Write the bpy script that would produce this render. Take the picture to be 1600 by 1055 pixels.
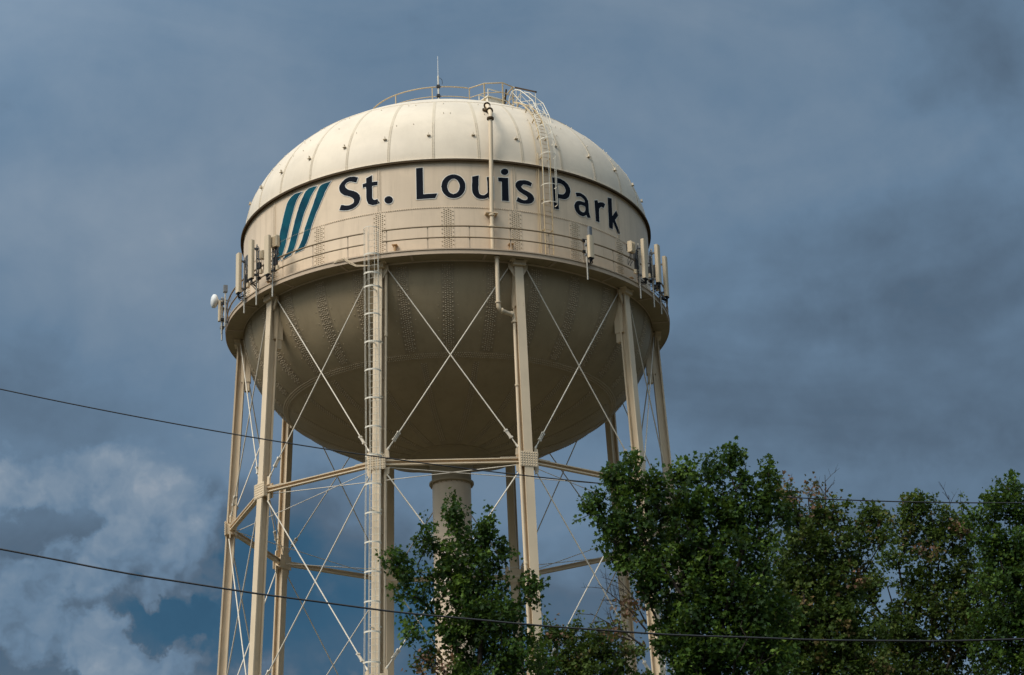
import bpy, bmesh, math, random
import numpy as np
from mathutils import Vector
R_ = math.radians
for o in list(bpy.data.objects): bpy.data.objects.remove(o)
S = bpy.context.scene
COL = S.collection
Z0 = 42.0                      # height of the balcony underside above the ground
# ------------------------------------------------------------------ camera
F_PX, W_PX, H_PX = 3660.39, 1600.0, 1055.0
CAM = Vector((0, -107.448, Z0 - 40.2143))
yaw, pitch, roll = .028989, .35777, -.032074
FWD = Vector((math.sin(yaw)*math.cos(pitch), math.cos(yaw)*math.cos(pitch), math.sin(pitch)))
_r = Vector((math.cos(yaw), -math.sin(yaw), 0)); _u = _r.cross(FWD)
RGT = math.cos(roll)*_r + math.sin(roll)*_u
UPV = -math.sin(roll)*_r + math.cos(roll)*_u
cd = bpy.data.cameras.new('camera'); cam = bpy.data.objects.new('camera', cd); COL.objects.link(cam)
cd.sensor_fit = 'HORIZONTAL'; cd.sensor_width = 36; cd.lens = F_PX/W_PX*36
cd.clip_start = .5; cd.clip_end = 6000
from mathutils import Matrix
cam.matrix_world = Matrix(((RGT.x, UPV.x, -FWD.x, CAM.x), (RGT.y, UPV.y, -FWD.y, CAM.y), (RGT.z, UPV.z, -FWD.z, CAM.z), (0, 0, 0, 1)))
S.camera = cam
def ray(px, py):
    return (FWD + RGT*((px-W_PX/2)/F_PX) + UPV*((H_PX/2-py)/F_PX)).normalized()
def at(px, py, Y):             # the point seen at a pixel of the photograph, on the vertical plane Y metres ahead
    d = ray(px, py); return CAM + d*(Y/d.y)
# ------------------------------------------------------------------ light
SUN_AZ, SUN_EL = -52, 48       # degrees left of the view axis behind the camera, degrees up
sdir = Vector((math.sin(R_(SUN_AZ))*math.cos(R_(SUN_EL)), -math.cos(R_(SUN_AZ))*math.cos(R_(SUN_EL)), math.sin(R_(SUN_EL))))
sl = bpy.data.lights.new('sun', 'SUN'); sl.energy = 1.3; sl.angle = R_(24); sl.color = (1, .93, .84)
so = bpy.data.objects.new('sun', sl); COL.objects.link(so); so.rotation_euler = sdir.to_track_quat('Z', 'Y').to_euler()
S.view_settings.view_transform = 'Standard'; S.view_settings.look = 'None'
S.view_settings.exposure = 1.0; S.view_settings.gamma = 1
# ------------------------------------------------------------------ sky: storm clouds over a Nishita sky
wd = bpy.data.worlds.new('World'); S.world = wd; wd.use_nodes = True
nt = wd.node_tree; nt.nodes.clear()
class NG:
    def __init__(s, t): s.t = t
    def n(s, typ, **k):
        nd = s.t.nodes.new(typ)
        for a, v in k.items(): setattr(nd, a, v)
        return nd
    def put(s, sock, v):
        if isinstance(v, (int, float)): sock.default_value = v
        elif isinstance(v, (tuple, list)): sock.default_value = v
        else: s.t.links.new(v, sock)
    def m(s, op, *a, clamp=False):
        nd = s.n('ShaderNodeMath', operation=op); nd.use_clamp = clamp
        for i, v in enumerate(a): s.put(nd.inputs[i], v)
        return nd.outputs[0]
    def v(s, op, *a):
        nd = s.n('ShaderNodeVectorMath', operation=op)
        for i, v in enumerate(a):
            if op == 'SCALE' and i == 1: s.put(nd.inputs[3], v)
            else: s.put(nd.inputs[i], v)
        return nd.outputs[1] if op in ('LENGTH', 'DISTANCE', 'DOT_PRODUCT') else nd.outputs[0]
    def noise(s, vec, scale, detail=5, rough=.5, dist=0, col=False):
        nd = s.n('ShaderNodeTexNoise'); s.put(nd.inputs['Vector'], vec)
        nd.inputs['Scale'].default_value = scale; nd.inputs['Detail'].default_value = detail
        nd.inputs['Roughness'].default_value = rough; nd.inputs['Distortion'].default_value = dist
        return nd.outputs[1 if col else 0]
    def rng(s, x, a, b, c=0, d=1, mode='SMOOTHSTEP'):
        nd = s.n('ShaderNodeMapRange', interpolation_type=mode)
        for i, v in enumerate((x, a, b, c, d)): s.put(nd.inputs[i], v)
        return nd.outputs[0]
    def mix(s, f, a, b, mode='MIX'):
        nd = s.n('ShaderNodeMixRGB', blend_type=mode)
        for i, v in enumerate((f, a, b)):
            if isinstance(v, tuple) and len(v) == 3: v = v+(1,)
            s.put(nd.inputs[i], v)
        return nd.outputs[0]
    def ramp(s, x, stops):
        nd = s.n('ShaderNodeValToRGB'); s.put(nd.inputs[0], x); e = nd.color_ramp.elements
        while len(e) < len(stops): e.new(.5)
        for k, (p, c) in zip(e, stops): k.position = p; k.color = tuple(c)+(1,)
        return nd.outputs[0]
def azel(px, py):
    d = ray(px, py); return math.atan2(d.x, d.y), math.asin(d.z)
g = NG(nt)
tc = g.n('ShaderNodeTexCoord').outputs['Generated']
dirv = g.v('NORMALIZE', tc)
sx = g.n('ShaderNodeSeparateXYZ'); g.put(sx.inputs[0], dirv)
AZ = g.m('ARCTAN2', sx.outputs[0], sx.outputs[1]); EL = g.m('ARCSINE', sx.outputs[2])
cv = g.n('ShaderNodeCombineXYZ'); g.put(cv.inputs[0], AZ); g.put(cv.inputs[1], EL)
w1 = g.v('SCALE', g.v('SUBTRACT', g.noise(dirv, 26, 4, .62, .3, True), (.5, .5, .5)), .055)
w2 = g.v('SCALE', g.v('SUBTRACT', g.noise(dirv, 9, 3, .5, 0, True), (.5, .5, .5)), .06)
flat = g.n('ShaderNodeCombineXYZ'); 
wv = g.v('MULTIPLY', g.v('ADD', w1, w2), (1, 1, 0))
P1 = g.v('ADD', cv.outputs[0], wv)
def blob(px, py, rx, ry, amt, soft=.35):
    a, e = azel(px, py)
    q = g.v('LENGTH', g.v('MULTIPLY', g.v('SUBTRACT', P1, (a, e, 0)), (F_PX/rx, F_PX/ry, 0)))
    return g.rng(q, 1+soft, 1-soft, 0, amt)
blobs = [   # px, py, rx, ry, amount
    (130, 300, 300, 90, .10, .9), (230, 420, 260, 90, .06, .9), (620, 60, 300, 110, .03, .9), (1180, 235, 260, 60, .06, .9), (1000, 120, 200, 100, .03, .9),
    (1540, 40, 160, 110, -.10, .9), (1540, 580, 380, 220, -.20, .9), (1200, 640, 260, 110, -.10, .9), (1390, 745, 260, 55, .05, .8), (760, 640, 300, 150, -.04, .9),
    (60, 640, 300, 60, -.08, .9), (170, 960, 330, 170, -.28, .8), (560, 990, 260, 190, -.33, .7), (900, 980, 260, 140, -.20, .8), (1250, 900, 300, 120, -.08, .8)]
cumulus = [(150, 765, 175, 66, .9, .7), (40, 745, 90, 50, .5, .6), (255, 840, 90, 84, .9, .6), (310, 900, 44, 60, .6, .5), (200, 885, 90, 44, .7, .5), (105, 828, 80, 28, -.65, .8),
    (60, 955, 125, 80, 1.0, .6), (20, 900, 90, 44, .5, .5), (150, 1020, 130, 46, .8, .5), (270, 1060, 130, 34, 1.1, .5), (258, 968, 58, 36, -.7, .6), (470, 1050, 90, 36, .5, .5), (500, 930, 34, 40, .4, .6), (365, 950, 36, 60, .4, .5)]
val = None
for b in blobs:
    x = blob(*b); val = x if val is None else g.m('ADD', val, x)
# cumulus bank low on the left: crisp billowing edges in front of deep blue
P1 = g.v('ADD', cv.outputs[0], g.v('MULTIPLY', g.v('SCALE', g.v('SUBTRACT', g.noise(dirv, 48, 5, .6, .2, True), (.5, .5, .5)), .048), (1, 1, 0)))
fld = None
for b in cumulus:
    x = blob(*b); fld = x if fld is None else g.m('ADD', fld, x)
def puff(v, sc):
    nd = g.n('ShaderNodeTexVoronoi', feature='F1'); g.put(nd.inputs['Vector'], v)
    nd.inputs['Scale'].default_value = sc; nd.inputs['Detail'].default_value = 1.0; nd.inputs['Roughness'].default_value = .5
    return nd.outputs['Distance']
wd3 = g.v('ADD', dirv, g.v('SCALE', g.v('SUBTRACT', g.noise(dirv, 40, 4, .6, 0, True), (.5, .5, .5)), .022))
LIT = (-.0028, 0, .0040)       # towards the light
pf = puff(wd3, 30); pf2 = puff(g.v('ADD', wd3, LIT), 30)
emb = g.m('SUBTRACT', pf2, pf)            # brighter on the side of each billow that faces the light
em2 = g.m('SUBTRACT', g.noise(wd3, 30, 4, .55), g.noise(g.v('ADD', wd3, LIT), 30, 4, .55))
shade = g.noise(dirv, 17, 4, .5, .3)
gate = g.rng(fld, .02, .22, 0, 1)
fld = g.m('ADD', fld, g.m('ADD', g.m('MULTIPLY', g.m('SUBTRACT', .42, pf), 1.1), g.m('MULTIPLY', g.m('SUBTRACT', shade, .5), .8)))
CM = g.m('MULTIPLY', gate, g.rng(fld, -.12, .80, 0, 1))
lit = g.m('ADD', g.m('MULTIPLY', emb, .40), g.m('ADD', g.m('MULTIPLY', em2, 1.05), g.m('MULTIPLY', g.m('SUBTRACT', shade, .5), .75)))
n1 = g.noise(g.v('MULTIPLY', dirv, (1, 1, 2.2)), 6.5, 5, .5, .7)
n2 = g.noise(g.v('MULTIPLY', dirv, (1, 1, 1.3)), 22, 7, .58, .2)
n3 = g.noise(dirv, 75, 3, .6)
val = g.m('ADD', val, g.m('MULTIPLY', g.m('SUBTRACT', n1, .5), .46))
val = g.m('ADD', val, g.m('MULTIPLY', g.m('SUBTRACT', n2, .5), .17))
val = g.m('ADD', val, g.m('MULTIPLY', g.m('SUBTRACT', n3, .5), .06))
val = g.m('ADD', val, .665)
val = g.m('ADD', val, g.m('MULTIPLY', CM, g.m('ADD', .185, lit)))
cloud = g.ramp(val, [(0, (.007, .029, .058)), (.25, (.014, .047, .084)), (.45, (.043, .066, .095)), (.62, (.067, .106, .154)), (.85, (.108, .143, .184)), (1, (.16, .185, .215))])
sky = g.n('ShaderNodeTexSky', sky_type='NISHITA'); sky.sun_disc = False
sky.sun_elevation = R_(SUN_EL); sky.sun_rotation = math.atan2(sdir.x, sdir.y)
# the opening in the clouds round the sun, behind the camera
dt = g.v('DOT_PRODUCT', dirv, tuple(sdir))
opening = g.m('MULTIPLY', g.rng(dt, -.05, .95, 0, 1), g.rng(EL, .12, .45, 0, 1))
low = g.m('MULTIPLY', g.rng(sx.outputs[1], .9, .5, 0, 1), g.rng(EL, .42, .08, 0, 1))   # low sky beside and behind the camera dimmed, added to darken the bowl
cloud10 = g.v('SCALE', cloud, g.m('MULTIPLY', g.m('ADD', 9.6, g.m('MULTIPLY', opening, 50)), g.m('SUBTRACT', 1, g.m('MULTIPLY', low, .88))))
cloud10 = g.mix(opening, cloud10, g.v('MULTIPLY', cloud10, (1.5, 1.08, .72)))
mixed = g.mix(g.m('SUBTRACT', .97, g.m('MULTIPLY', opening, .25)), sky.outputs[0], cloud10)
bg = g.n('ShaderNodeBackground'); g.put(bg.inputs[0], mixed); bg.inputs[1].default_value = .1
wo = g.n('ShaderNodeOutputWorld'); nt.links.new(bg.outputs[0], wo.inputs[0])
# ------------------------------------------------------------------ materials
def mat(name, build, rough=.6, metal=0, spec=.4):
    m = bpy.data.materials.new(name); m.use_nodes = True; t = m.node_tree
    b = t.nodes['Principled BSDF']; b.inputs['Roughness'].default_value = rough; b.inputs['Metallic'].default_value = metal
    b.inputs['Specular IOR Level'].default_value = spec
    G = NG(t); build(G, b, t); return m
def plain(c, var=.12, scale=6):
    def f(G, b, t):
        o = G.n('ShaderNodeTexCoord').outputs['Object']
        x = G.noise(o, scale, 4)
        G.put(b.inputs['Base Color'], G.mix(x, tuple(v*(1-var) for v in c), tuple(min(1, v*(1+var)) for v in c)))
    return f
def paint(c, dirt=(.22, .15, .08), streak=.5, bumps=.02, rust=.0):
    def f(G, b, t):
        o = G.n('ShaderNodeTexCoord').outputs['Object']
        s1 = G.noise(G.v('MULTIPLY', o, (2.6, 2.6, .16)), 1.0, 6, .65)
        s2 = G.noise(o, .45, 5, .6)
        s3 = G.noise(G.v('MULTIPLY', o, (9, 9, .5)), 1.0, 4, .6)
        fac = G.m('MULTIPLY', G.rng(s1, .45, .78), streak)
        base = G.mix(G.rng(s2, .3, .7), tuple(v*.92 for v in c), tuple(min(1, v*1.06) for v in c))
        base = G.mix(fac, base, tuple(v*.66+d*.25 for v, d in zip(c, dirt)))
        base = G.mix(G.m('MULTIPLY', G.rng(s3, .62, .8), streak*.6), base, tuple(dirt))
        p1 = G.noise(G.v('MULTIPLY', o, (.35, .35, .8)), 1.0, 2, .4)
        base = G.mix(G.m('MULTIPLY', G.rng(p1, .52, .56), .10), base, tuple(v*.80 for v in c))
        if rust:
            r1 = G.noise(G.v('MULTIPLY', o, (1.7, 1.7, .5)), 1.0, 7, .7)
            base = G.mix(G.m('MULTIPLY', G.rng(r1, .62, .78), rust), base, (.33, .17, .06))
        G.put(b.inputs['Base Color'], base)
        bp = G.n('ShaderNodeBump'); bp.inputs['Strength'].default_value = .35; bp.inputs['Distance'].default_value = bumps
        G.put(bp.inputs['Height'], G.noise(o, 1.3, 3, .5)); t.links.new(bp.outputs[0], b.inputs['Normal'])
    return f
CREAM = (.71, .56, .40)
M = {}
M['wall'] = mat('cream_paint_wall', paint(CREAM, streak=.6, rust=.2), .55)
M['dome'] = mat('cream_paint_roof', paint((.72, .62, .485), streak=.22, bumps=.03), .5, spec=.3)
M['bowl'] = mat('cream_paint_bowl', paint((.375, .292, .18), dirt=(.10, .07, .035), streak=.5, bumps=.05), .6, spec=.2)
M['seam'] = mat('darker_seam_paint', plain((.60, .51, .38), .12, 3), .6)  # a little darker than the roof plates
M['bowlseam'] = mat('shaded_bowl_seam', plain((.325, .255, .165), .2, 3), .65, spec=.2)  # shade between the rivets put into the strip colour
M['head'] = mat('rivet_heads_shaded', plain((.46, .365, .24), .2, 4), .6)  # rivet shadows put into the head colour, darker than the wall
M['bowlhead'] = mat('bowl_rivet_heads', plain((.50, .40, .275), .15, 4), .6, spec=.2)  # light on the heads painted in, against the darker strip
M['steel'] = mat('cream_paint_steelwork', paint((.69, .552, .38), streak=.3, bumps=.005, rust=.25), .5)
M['rod'] = mat('pale_paint_rods', plain((.70, .63, .52)), .5)
M['rim'] = mat('dark_brown_rim', plain((.065, .042, .022), .3, 3), .8, spec=.1)  # dark brown, also on the pipe flanges and hatch beams
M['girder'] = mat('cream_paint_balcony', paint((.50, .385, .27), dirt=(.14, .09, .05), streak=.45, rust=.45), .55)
M['rust'] = mat('rusty_paint', plain((.50, .33, .17), .3, 5), .8)
M['rail'] = mat('tan_rail_paint', plain((.24, .175, .10), .2, 2), .5)
M['tanrail'] = mat('ochre_rail_paint', plain((.52, .40, .23), .15, 2), .5)
M['pale'] = mat('pale_paint_ladder', plain((.74, .68, .56), .1, 2), .5)
M['black'] = mat('black_rubber', plain((.02, .02, .022)), .5)
M['navy'] = mat('navy_lettering', plain((.004, .006, .012), .2, 1.5), .8, spec=.15)
M['outline'] = mat('white_lettering_outline', plain((.86, .83, .76), .05), .5)
def stripe(G, b, t):
    o = G.n('ShaderNodeTexCoord').outputs['Object']
    x = G.noise(o, .9, 5, .6)
    G.put(b.inputs['Base Color'], G.mix(G.rng(x, .35, .65), (.001, .040, .070), (.003, .080, .115)))
M['teal'] = mat('teal_stripe_paint', stripe, .75, spec=.1)
M['grey'] = mat('grey_equipment', plain((.16, .17, .18)), .5)
M['dish'] = mat('white_dish', plain((.72, .72, .70), .04), .4)
M['panel'] = mat('tan_antenna_cover', plain((.62, .50, .34), .06, 1.2), .45)
M['galv'] = mat('galvanised_pipe', plain((.45, .42, .36), .15), .45, .3)
M['concrete'] = mat('concrete', plain((.38, .36, .33), .15, 3), .9)
def ground_m(G, b, t):
    o = G.n('ShaderNodeTexCoord').outputs['Object']
    x = G.noise(o, .15, 8, .65); y = G.noise(o, 3.5, 6, .7)
    c = G.mix(G.rng(x, .35, .65), (.026, .028, .014), (.040, .036, .022))
    G.put(b.inputs['Base Color'], G.mix(G.rng(y, .4, .7), c, (.045, .042, .024)))
M['grass'] = mat('mown_grass', ground_m, .9)
def bark(G, b, t):
    o = G.n('ShaderNodeTexCoord').outputs['Object']
    x = G.noise(G.v('MULTIPLY', o, (14, 14, 2.5)), 1, 6, .7)
    G.put(b.inputs['Base Color'], G.mix(x, (.014, .010, .008), (.04, .03, .022)))
M['bark'] = mat('dark_bark', bark, .9)
def leafm(cs, sheen=.4):
    def f(G, b, t):
        at_ = G.n('ShaderNodeAttribute', attribute_name='tone')
        o = G.n('ShaderNodeTexCoord').outputs['Object']
        c = G.ramp(at_.outputs['Fac'], cs)
        c = G.mix(G.m('MULTIPLY', G.rng(G.noise(o, 1.1, 4, .6), .35, .7), .5), c, tuple(v*.55 for v in cs[1][1]))
        G.put(b.inputs['Base Color'], c)
        tr = G.n('ShaderNodeBsdfTranslucent'); G.put(tr.inputs[0], G.mix(.5, c, (.16, .24, .03)))
        mx = G.n('ShaderNodeMixShader'); mx.inputs[0].default_value = .28
        t.links.new(b.outputs[0], mx.inputs[1]); t.links.new(tr.outputs[0], mx.inputs[2])
        t.links.new(mx.outputs[0], t.nodes['Material Output'].inputs[0])
    return f
DG = [(0, (.012, .030, .006)), (.45, (.022, .055, .010)), (.8, (.062, .125, .016)), (1, (.11, .18, .025))]
YG = [(0, (.018, .036, .008)), (.4, (.044, .078, .012)), (.75, (.080, .120, .022)), (.93, (.12, .15, .03)), (1, (.15, .10, .04))]
RD = [(0, (.05, .03, .015)), (.5, (.14, .065, .035)), (.8, (.22, .11, .06)), (1, (.10, .12, .04))]
M['leaf_dark'] = mat('maple_leaves', leafm(DG), .6, spec=.18)
M['leaf_mix'] = mat('mixed_leaves', leafm(YG), .6, spec=.18)
M['leaf_red'] = mat('reddish_leaves', leafm(RD), .55, spec=.3)
M['wire'] = mat('wire_sheath', plain((.012, .012, .014)), .5)
# ------------------------------------------------------------------ mesh helpers
def P(r, az, z):               # tower coordinates: radius, azimuth in degrees (0 faces the camera), height over the balcony underside
    a = R_(az); return Vector((r*math.sin(a), -r*math.cos(a), z))
def frame(az):                 # outward, tangential (to the right seen from outside... towards +azimuth), up
    a = R_(az); return Vector((math.sin(a), -math.cos(a), 0)), Vector((math.cos(a), math.sin(a), 0)), Vector((0, 0, 1))
class MB:
    def __init__(s): s.v = []; s.f = []; s.sm = []; s.mi = []; s.rv = []; s.cur = 0; s.isr = False
    def quad(s, idx, smooth=False): s.f.append(tuple(idx)); s.sm.append(smooth); s.mi.append(s.cur); s.rv.append(s.isr)
    def add(s, vs):
        b = len(s.v); s.v.extend([tuple(x) for x in vs]); return b
    def box(s, c, ax, h):      # centre, three axes, half sizes
        a = [Vector(ax[i])*h[i] for i in range(3)]; c = Vector(c)
        b = s.add([c+i*a[0]+j*a[1]+k*a[2] for k in (-1, 1) for j in (-1, 1) for i in (-1, 1)])
        for q in ((0, 2, 3, 1), (4, 5, 7, 6), (0, 1, 5, 4), (2, 6, 7, 3), (0, 4, 6, 2), (1, 3, 7, 5)): s.quad([b+i for i in q])
    def beam(s, a, b, w, h, up=(0, 0, 1)):     # bar from a to b, w sideways, h along up
        a = Vector(a); b = Vector(b); d = (b-a); L = d.length; d.normalize(); up = Vector(up)
        sd = d.cross(up); 
        if sd.length < 1e-4: sd = d.cross(Vector((1, 0, 0)))
        sd.normalize(); u2 = sd.cross(d).normalized()
        s.box((a+b)/2, (d, sd, u2), (L/2, w/2, h/2))
    def tube(s, pts, r, n=6, cap=True, smooth=True, closed=False):
        pts = [Vector(p) for p in pts]; rs = r if isinstance(r, (list, tuple)) else [r]*len(pts)
        N = len(pts); ref = None; rings = []
        for i in range(N):
            if closed: d = pts[(i+1) % N]-pts[i-1]
            else: d = pts[min(i+1, N-1)]-pts[max(i-1, 0)]
            if d.length < 1e-9: d = Vector((0, 0, 1))
            d.normalize()
            if ref is None: ref = Vector((0, 0, 1)) if abs(d.z) < .9 else Vector((1, 0, 0))
            x = ref-d*ref.dot(d)
            if x.length < 1e-3: x = Vector((0, 1, 0))-d*d.y
            x.normalize(); y = d.cross(x); ref = x
            rings.append(s.add([pts[i]+(x*math.cos(2*math.pi*k/n)+y*math.sin(2*math.pi*k/n))*rs[i] for k in range(n)]))
        for i in range(N-1 if not closed else N):
            A, B = rings[i], rings[(i+1) % N]
            for k in range(n): s.quad((A+k, A+(k+1) % n, B+(k+1) % n, B+k), smooth)
        if cap and not closed:
            c0 = s.add([s.v[rings[0]+k] for k in range(n)]); c1 = s.add([s.v[rings[-1]+k] for k in range(n)])
            s.quad([c0+k for k in range(n)][::-1]); s.quad([c1+k for k in range(n)])
    def rev(s, prof, n=180, a0=0, a1=360, smooth=True, az0=0):   # prof: (r,z) list
        full = abs(a1-a0-360) < 1e-6; m = n if full else n+1
        cols = [s.add([P(r, a0+(a1-a0)*i/n, z) for r, z in prof]) for i in range(m)]
        for i in range(n):
            A, B = cols[i], cols[(i+1) % m]
            for k in range(len(prof)-1): s.quad((A+k, B+k, B+k+1, A+k+1), smooth)
    def rivet(s, c, nrm, r=.024, h=.016, n=5):
        s.isr = True; c = Vector(c); nrm = Vector(nrm).normalized(); x = nrm.orthogonal().normalized(); y = nrm.cross(x)
        b = s.add([c+(x*math.cos(2*math.pi*k/n)+y*math.sin(2*math.pi*k/n))*r for k in range(n)]+
                  [c+(x*math.cos(2*math.pi*k/n)+y*math.sin(2*math.pi*k/n))*r*.55+nrm*h for k in range(n)])
        for k in range(n): s.quad((b+k, b+(k+1) % n, b+n+(k+1) % n, b+n+k), True)
        s.quad([b+n+k for k in range(n)], True); s.isr = False
    def build(s, name, mats, parent=None, off=Z0):
        me = bpy.data.meshes.new(name)
        if off: me.from_pydata([(x, y, z+off) for x, y, z in s.v], [], s.f)
        else: me.from_pydata(s.v, [], s.f)
        me.polygons.foreach_set('use_smooth', s.sm)
        mats = mats if isinstance(mats, (list, tuple)) else [mats]
        for m in mats: me.materials.append(M[m] if isinstance(m, str) else m)
        if len(mats) > 1: me.polygons.foreach_set('material_index', s.mi)
        me.validate(); me.update()
        o = bpy.data.objects.new(name, me); COL.objects.link(o)
        if parent: o.parent = parent
        return o
def tag(o, label=None, cat=None, group=None, kind=None):
    for k, v in (('label', label), ('category', cat), ('group', group), ('kind', kind)):
        if v: o[k] = v
    return o
def empty(name, loc, label, cat, group=None):
    o = bpy.data.objects.new(name, None); COL.objects.link(o); o.location = loc; o.empty_display_size = .3
    return tag(o, label, cat, group)
def attach(o, root):           # parent while keeping the world position of mesh data written in world coordinates
    o.parent = root; o.matrix_parent_inverse = Matrix.Translation(-root.location)
# ------------------------------------------------------------------ ground
gm = MB(); gm.box((0, 0, -.5), ((1, 0, 0), (0, 1, 0), (0, 0, 1)), (3000, 3000, .5))
tag(gm.build('ground', 'grass', off=0), kind='structure')
# ------------------------------------------------------------------ water tower
TW = empty('water_tower', (0, 0, 0), 'cream steel water tower with riveted round tank on ten legs, lettered St. Louis Park', 'water tower')
A0 = .42                       # azimuth of the first seam of the shell
HD, HB = 6.35, 6.2             # rise of the roof, depth of the bowl
def dome(az, r, h=0):
    q = math.sqrt(max(0, 1-(r/10)**2)); z = 4.97+HD*q
    n = Vector((r/100, 0, (z-4.97)/HD**2)).normalized()
    return P(r+n.x*h, az, z+n.z*h)
def dome_n(az, r):
    z = HD*math.sqrt(max(0, 1-(r/10)**2)); o, t, u = frame(az); return (o*(r/100)+u*(z/HD**2)).normalized()
RB = 9.93
def bowl_rz(t): return RB*math.cos(t), -HB*math.sin(t)
def bowl(az, t, h=0):
    r, z = bowl_rz(t); n = Vector((r/RB**2, z/HB**2)).normalized()
    return P(r+n.x*h, az, z+n.y*h)
def bowl_n(az, t):
    r, z = bowl_rz(t); o, _, u = frame(az); return (o*(r/RB**2)+u*(z/HB**2)).normalized()
T_SEAM = math.asin(3.85/HB)    # the girth seam of the bowl
def merid(mb, fn, ts, az, w, h, fr):  # raised lap strip along a meridian; fn(az, t, h), fr(t) = radius there
    rows = []
    for t in ts:
        d = math.degrees(w/2/max(fr(t), .3))
        rows.append(mb.add([fn(az-d, t, -.01), fn(az-d, t, h), fn(az, t, h), fn(az+d, t, h), fn(az+d, t, -.01)]))
    for A, B in zip(rows, rows[1:]):
        
        mb.cur = 1
        for k in range(4): mb.quad((A+k, A+k+1, B+k+1, B+k), False)
        mb.cur = 0
# roof
mb = MB()
prof = [(10*math.cos(a), 4.97+HD*math.sin(a)) for a in [R_(90)*i/40 for i in range(41)]]
prof[-1] = (.001, prof[-1][1]); mb.rev(prof, 240)
mb.rev([(7.62, dome(0, 7.62)[2]-.01), (7.62, dome(0, 7.62)[2]+.03), (7.5, dome(0, 7.5)[2]+.03), (7.3, dome(0, 7.3)[2]+.012), (7.3, dome(0, 7.3)[2]-.01)], 180, smooth=False)
for k in range(30):
    az = -2.9+12*k
    merid(mb, dome, [10*math.cos(R_(.6+(40.4-.6)*i/24)) for i in range(25)], az, .13, .008, lambda r: r)
    for i in range(26):
        r = 10*math.cos(R_(1.2+i*.75))
        for s_ in (-.5, .5): mb.rivet(dome(az+s_*.42, r, .006), dome_n(az, r), .022, .02)
for k in range(20):
    merid(mb, dome, [1+6.3*i/8 for i in range(9)], 5+18*k, .10, .008, lambda r: r)
random.seed(4)
for k in range(30):            # small bolt stubs left on the plates
    for (r, da) in ((8.9, 3.2), (8.9, 5.2), (7.95, 3.0), (8.0, 5.4), (9.4, 1.2), (9.4, 6)):
        if random.random() < .75: mb.rivet(dome(-2.9+12*k+da+random.uniform(-.4, .4), r), dome_n(-2.9+12*k, r), .028, .05)
roof = mb.build('roof_dome', ['dome', 'seam'], TW)
for k in range(30):
    az = -4.1+12*k; o, t, u = frame(az); c = dome(az, 9.77)
    lg = MB(); lg.box(c+o*.05+u*.0, (o, t, u), (.07, .080, .010)); lg.box(c+o*.05+u*.07, (o, t, u), (.045, .010, .07))
    lg.build('lug', 'seam', roof)
# wall
mb = MB()
mb.rev([(10, -.05), (10, 4.97)], 240)
mb.rev([(10.0, 2.575), (10.014, 2.575), (10.014, 2.635), (10.0, 2.635)], 240, smooth=False)
for i in range(600):
    az = i*.6; o, t, u = frame(az); mb.rivet(P(10.012, az, 2.605), o, .026, .022)
def vstrip(z0, z1, az, w, h):
    o, t, u = frame(az); mb.box(P(10+h/2-.02, az, (z0+z1)/2), (o, t, u), (h/2+.02, w/2, (z1-z0)/2))
for k in range(20):
    az = A0+18*k; o, t, u = frame(az)
    vstrip(.26, 2.57, az, .62, .006)
    for i in range(22):
        z = .32+i*.102
        for j in range(6):
            if abs(j-2.5) < 2 or i % 2 == 0:
                x = (j-2.5)*.1; zz = z+(.05 if j % 2 else 0)
                mb.rivet(P(10.012, az+math.degrees(x/10), zz), o, .032, .026)
for k in range(10):
    az = 18+A0+36*k; o, t, u = frame(az)
    vstrip(2.64, 4.9, az, .20, .014)
    for i in range(36):
        z = 2.7+i*.061
        for x in (-.05, .05): mb.rivet(P(10.014, az+math.degrees((x)/10), z+(.03 if x > 0 else 0)), o, .023, .018)
    # rusty stiffener brackets on the balcony floor
for i_ in range(len(mb.f)):
    if len(mb.f[i_]) == 5 or mb.rv[i_]: mb.mi[i_] = 1
wall = mb.build('tank_wall', ['wall', 'head'], TW)
mb = MB()
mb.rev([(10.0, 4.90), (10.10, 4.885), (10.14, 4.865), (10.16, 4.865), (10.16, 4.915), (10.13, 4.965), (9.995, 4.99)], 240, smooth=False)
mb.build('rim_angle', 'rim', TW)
mb = MB(); mb.rev([(10.135, 4.958), (10.16, 4.975), (10.13, 5.0), (9.99, 5.012)], 240, smooth=False)
mb.build('rim_cap', 'dome', TW)
mb = MB()
for k in range(10):
    for s_ in (-4.6,):
        az = 18+A0+36*k+s_ if False else 18+A0+36*k-4.4+9.6*(0 if k % 2 else 0)
        az = 18+A0+36*k-1.6 if k % 2 == 0 else 18+A0+36*k+4.3
        o, t, u = frame(az); mb = MB(); mb.box(P(10.09, az, .55), (o, t, u), (.09, .035, .30)); mb.box(P(10.11, az, .86), (o, t, u), (.12, .12, .012)); mb.build('wall_bracket', 'rust', TW)
# bowl
mb = MB()
prof = []
for i in range(49):
    t = R_(90)*i/48; r, z = bowl_rz(t)
    if r < 1.6: break
    prof.append((r, z))
rj, zj = prof[-1]
prof += [(1.35, zj-.10), (1.08, zj-.34), (.95, zj-.75)]
mb.rev([(RB, .10)]+prof, 240)
ts = [T_SEAM*i/20 for i in range(1, 21)]
ts2 = [T_SEAM+(R_(80)-T_SEAM)*i/20 for i in range(21)]
mb.rev([(bowl_rz(T_SEAM-.045)[0]-.002, bowl_rz(T_SEAM-.045)[1]), tuple((lambda p: (math.hypot(p.x, p.y), p.z))(bowl(0, T_SEAM-.045, .014))), tuple((lambda p: (math.hypot(p.x, p.y), p.z))(bowl(0, T_SEAM, .016))),
        tuple((lambda p: (math.hypot(p.x, p.y), p.z))(bowl(0, T_SEAM+.006, .018))), (bowl_rz(T_SEAM+.006)[0]-.002, bowl_rz(T_SEAM+.006)[1])], 240, smooth=False)
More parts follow.
